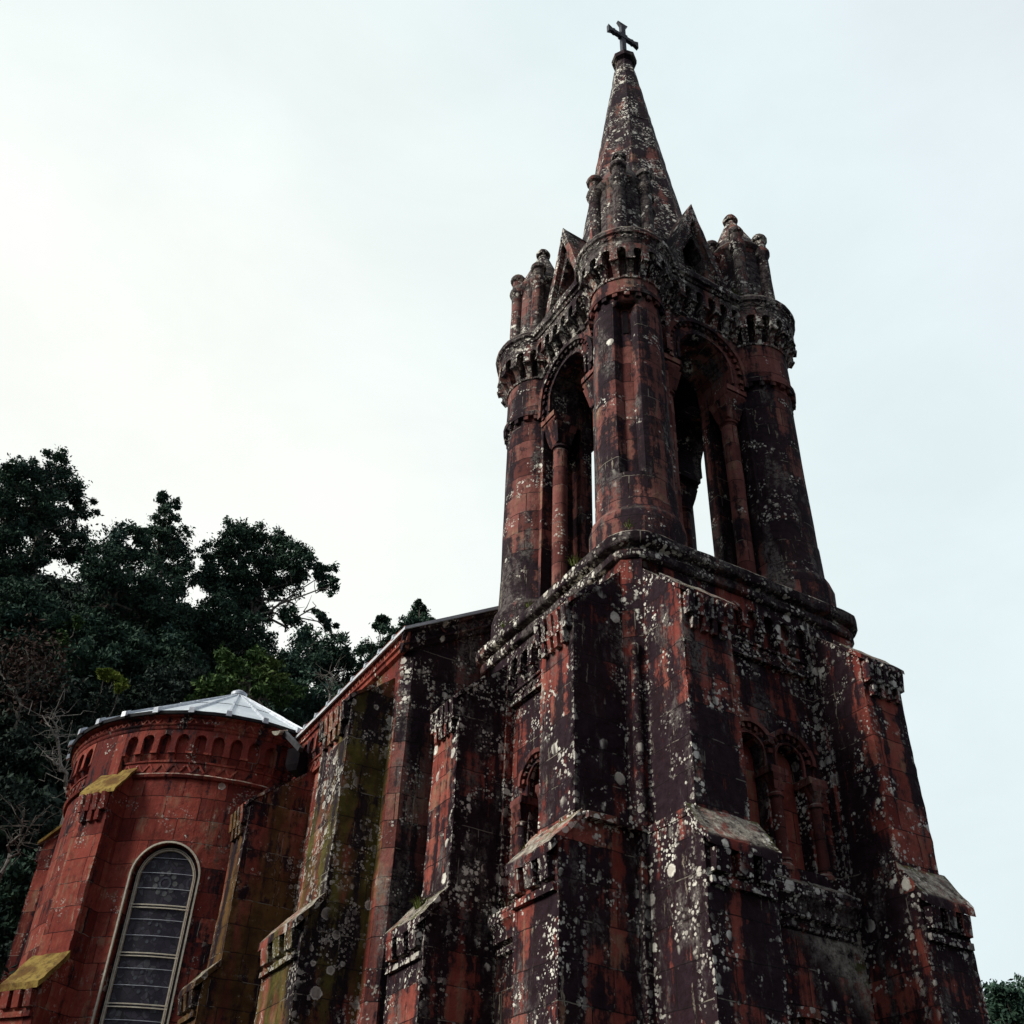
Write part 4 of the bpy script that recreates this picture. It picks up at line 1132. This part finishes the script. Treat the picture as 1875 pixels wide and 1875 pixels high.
tree('shrub', 'small yellow green bush among the dark shrubs', 35, [(208, 1242, 13), (190, 1236, 9), (220, 1255, 9)], 'leaf_lime', cat='shrub', group=S, trunk=False, leaf=.11, clump=.3)
tree('shrub', 'bright green sprig under the broad rounded tree', 40, [(128, 1152, 10), (108, 1172, 12), (140, 1140, 8)], 'leaf_mid', cat='shrub', group=S, trunk=False, leaf=.11, clump=.3)
tree('hedge_tree', 'brownish green tree top right of the chapel at the bottom right corner', 40, [(1815, 1850, 24), (1845, 1838, 28), (1880, 1850, 34), (1850, 1875, 50), (1810, 1890, 36), (1900, 1890, 50)], 'leaf_dark', dens=1.1, leaf=.11)
uc = []
while len(uc) < 150000:
    D_ = RNG.uniform(26, 62, 4000); az_ = np.radians(RNG.uniform(60, 99, 4000))
    for d_, z_ in zip(D_, az_):
        x_, y_ = CAM.x + d_ * math.cos(z_), CAM.y + d_ * math.sin(z_)
        if d_ < 31 and math.hypot(x_ - AC[0], y_ - AC[1]) < 5.0: continue
        hgt = .35 + 1.1 * max(0.0, noise.noise(Vector((x_ * .5, y_ * .5, 3.0))) + .35)
        uc.append((x_, y_, hill_h(x_, y_) + RNG.uniform(0, 1) * hgt))
ug = empty('undergrowth_tmp')
uo = leaf_mesh('undergrowth', np.array(uc), .17, 'leaf_deep', ug)
uo.parent = None
bpy.data.objects.remove(ug)
tag(uo, 'dark undergrowth covering the wooded hill', None, None, 'stuff')
# bare trees
def bare(label, D, paths, r=.07, mat='palebark', haze=None):
    base = at(*paths[0][0], D)
    bz = hill_h(base.x, base.y)
    root = tag(empty('bare_tree', (base.x, base.y, bz)), label, 'tree', 'bare trees on the slope left of the apse')
    m = MB()
    tube(m, [(base.x, base.y, min(bz, base.z) - .2), base], r * 1.2, r)
    tips = []
    for k, pth in enumerate(paths):
        w3 = [at(x, y, D + .3 * math.sin(i * 1.7 + k)) for i, (x, y) in enumerate(pth)]
        fine = []
        for a, b in zip(w3, w3[1:]): fine += wiggle(a, b, 3, .05)[:-1]
        fine.append(w3[-1])
        r0 = r if k == 0 else r * .6
        tube(m, fine, r0, r0 * .25, 6)
        for i in range(2, len(fine)):
            for _ in range(2):
                d = Vector(RNG.normal(size=3)); d.z = abs(d.z) * .8
                L = RNG.uniform(.35, 1.3)
                tube(m, wiggle(fine[i], fine[i] + d.normalized() * L, 4, .10), .011, .004, 4)
                tips.append(fine[i] + d.normalized() * L)
    o = m.build('trunk', mat, None, jit=0)
    o.parent = root; o.matrix_parent_inverse = Matrix.Translation(-Vector(root.location))
    if haze:
        pts = np.concatenate([np.array(t) + RNG.normal(size=(26, 3)) * .30 for t in tips])
        leaf_mesh('crown', pts, .10, haze, root)
bare('gnarled bare tree with reddish twigs at the left edge', 34, [[(34, 1375), (30, 1330), (40, 1290), (28, 1268), (8, 1240), (0, 1215)], [(30, 1275), (48, 1262), (52, 1225), (48, 1190)], [(48, 1262), (70, 1235), (85, 1215)]], .10, haze='leaf_brown')
bare('pale bare tree touching the left rim of the apse', 27, [[(124, 1480), (120, 1440), (118, 1412), (100, 1398), (84, 1384)], [(118, 1412), (108, 1370), (92, 1330), (78, 1312)], [(108, 1370), (104, 1335), (100, 1312)]], .07)
bare('bare white branches forking low left of the far buttress', 26, [[(0, 1602), (18, 1562), (36, 1530), (44, 1496)], [(16, 1570), (36, 1545), (54, 1515)]], .05)
bare('thin pale dead stem standing above the nave eaves', 38, [[(603, 1300), (604, 1270), (600, 1250), (598, 1236)], [(604, 1270), (612, 1250), (610, 1238)]], .05)

# ------------------------------------------------------------------ tufts of grass and fern on the ledges
def tuft(label, p, size, n=40):
    size *= .66
    root = tag(empty('grass_tuft', p), label, 'plant', 'tufts growing on the ledges')
    m = MB()
    for _ in range(n):
        a = RNG.uniform(0, 2 * math.pi); l = size * RNG.uniform(.4, 1.0); s = .012 * size / .25
        d = Vector((math.cos(a), math.sin(a), 0)); sd = Vector((-d.y, d.x, 0)) * s
        o = Vector(p) + d * RNG.uniform(0, size * .35)
        q = o + d * l * .35 + Vector((0, 0, l * .7)); e = o + d * l * .85 + Vector((0, 0, l * .75))
        m.face([o - sd, o + sd, q + sd * .7, q - sd * .7]); m.face([q - sd * .7, q + sd * .7, e])
    o = m.build('blades', 'moss', None, jit=0)
    o.parent = root; o.matrix_parent_inverse = Matrix.Translation(-Vector(p))
tuft('spiky grass tuft on the tower cornice below the left belfry arch', (-.10, 1.30, 11.50), .32)
tuft('mossy tuft on the tower cornice beside the left colonnette', (-.10, 2.75, 11.50), .22, 60)
tuft('short tuft on the tower cornice at the foot of the left turret', (-.10, 3.55, 11.50), .24)
tuft('thin tuft on the rounded near corner of the tower cornice', (.02, .02, 11.52), .25, 24)
tuft('fern clump on the lower slab of the far left tower buttress', (-1.0, 4.15, 6.62), .36, 70)
tuft('dry tuft on the lower slab of the near left tower buttress', (-1.05, 1.05, 6.52), .24, 30)
tuft('dark fern clump beside the right gable at the spire foot', (3.35, .45, 19.06), .55, 110)
tuft('dark fern clump behind the left parapet at the spire foot', (.45, 1.6, 19.06), .45, 80)
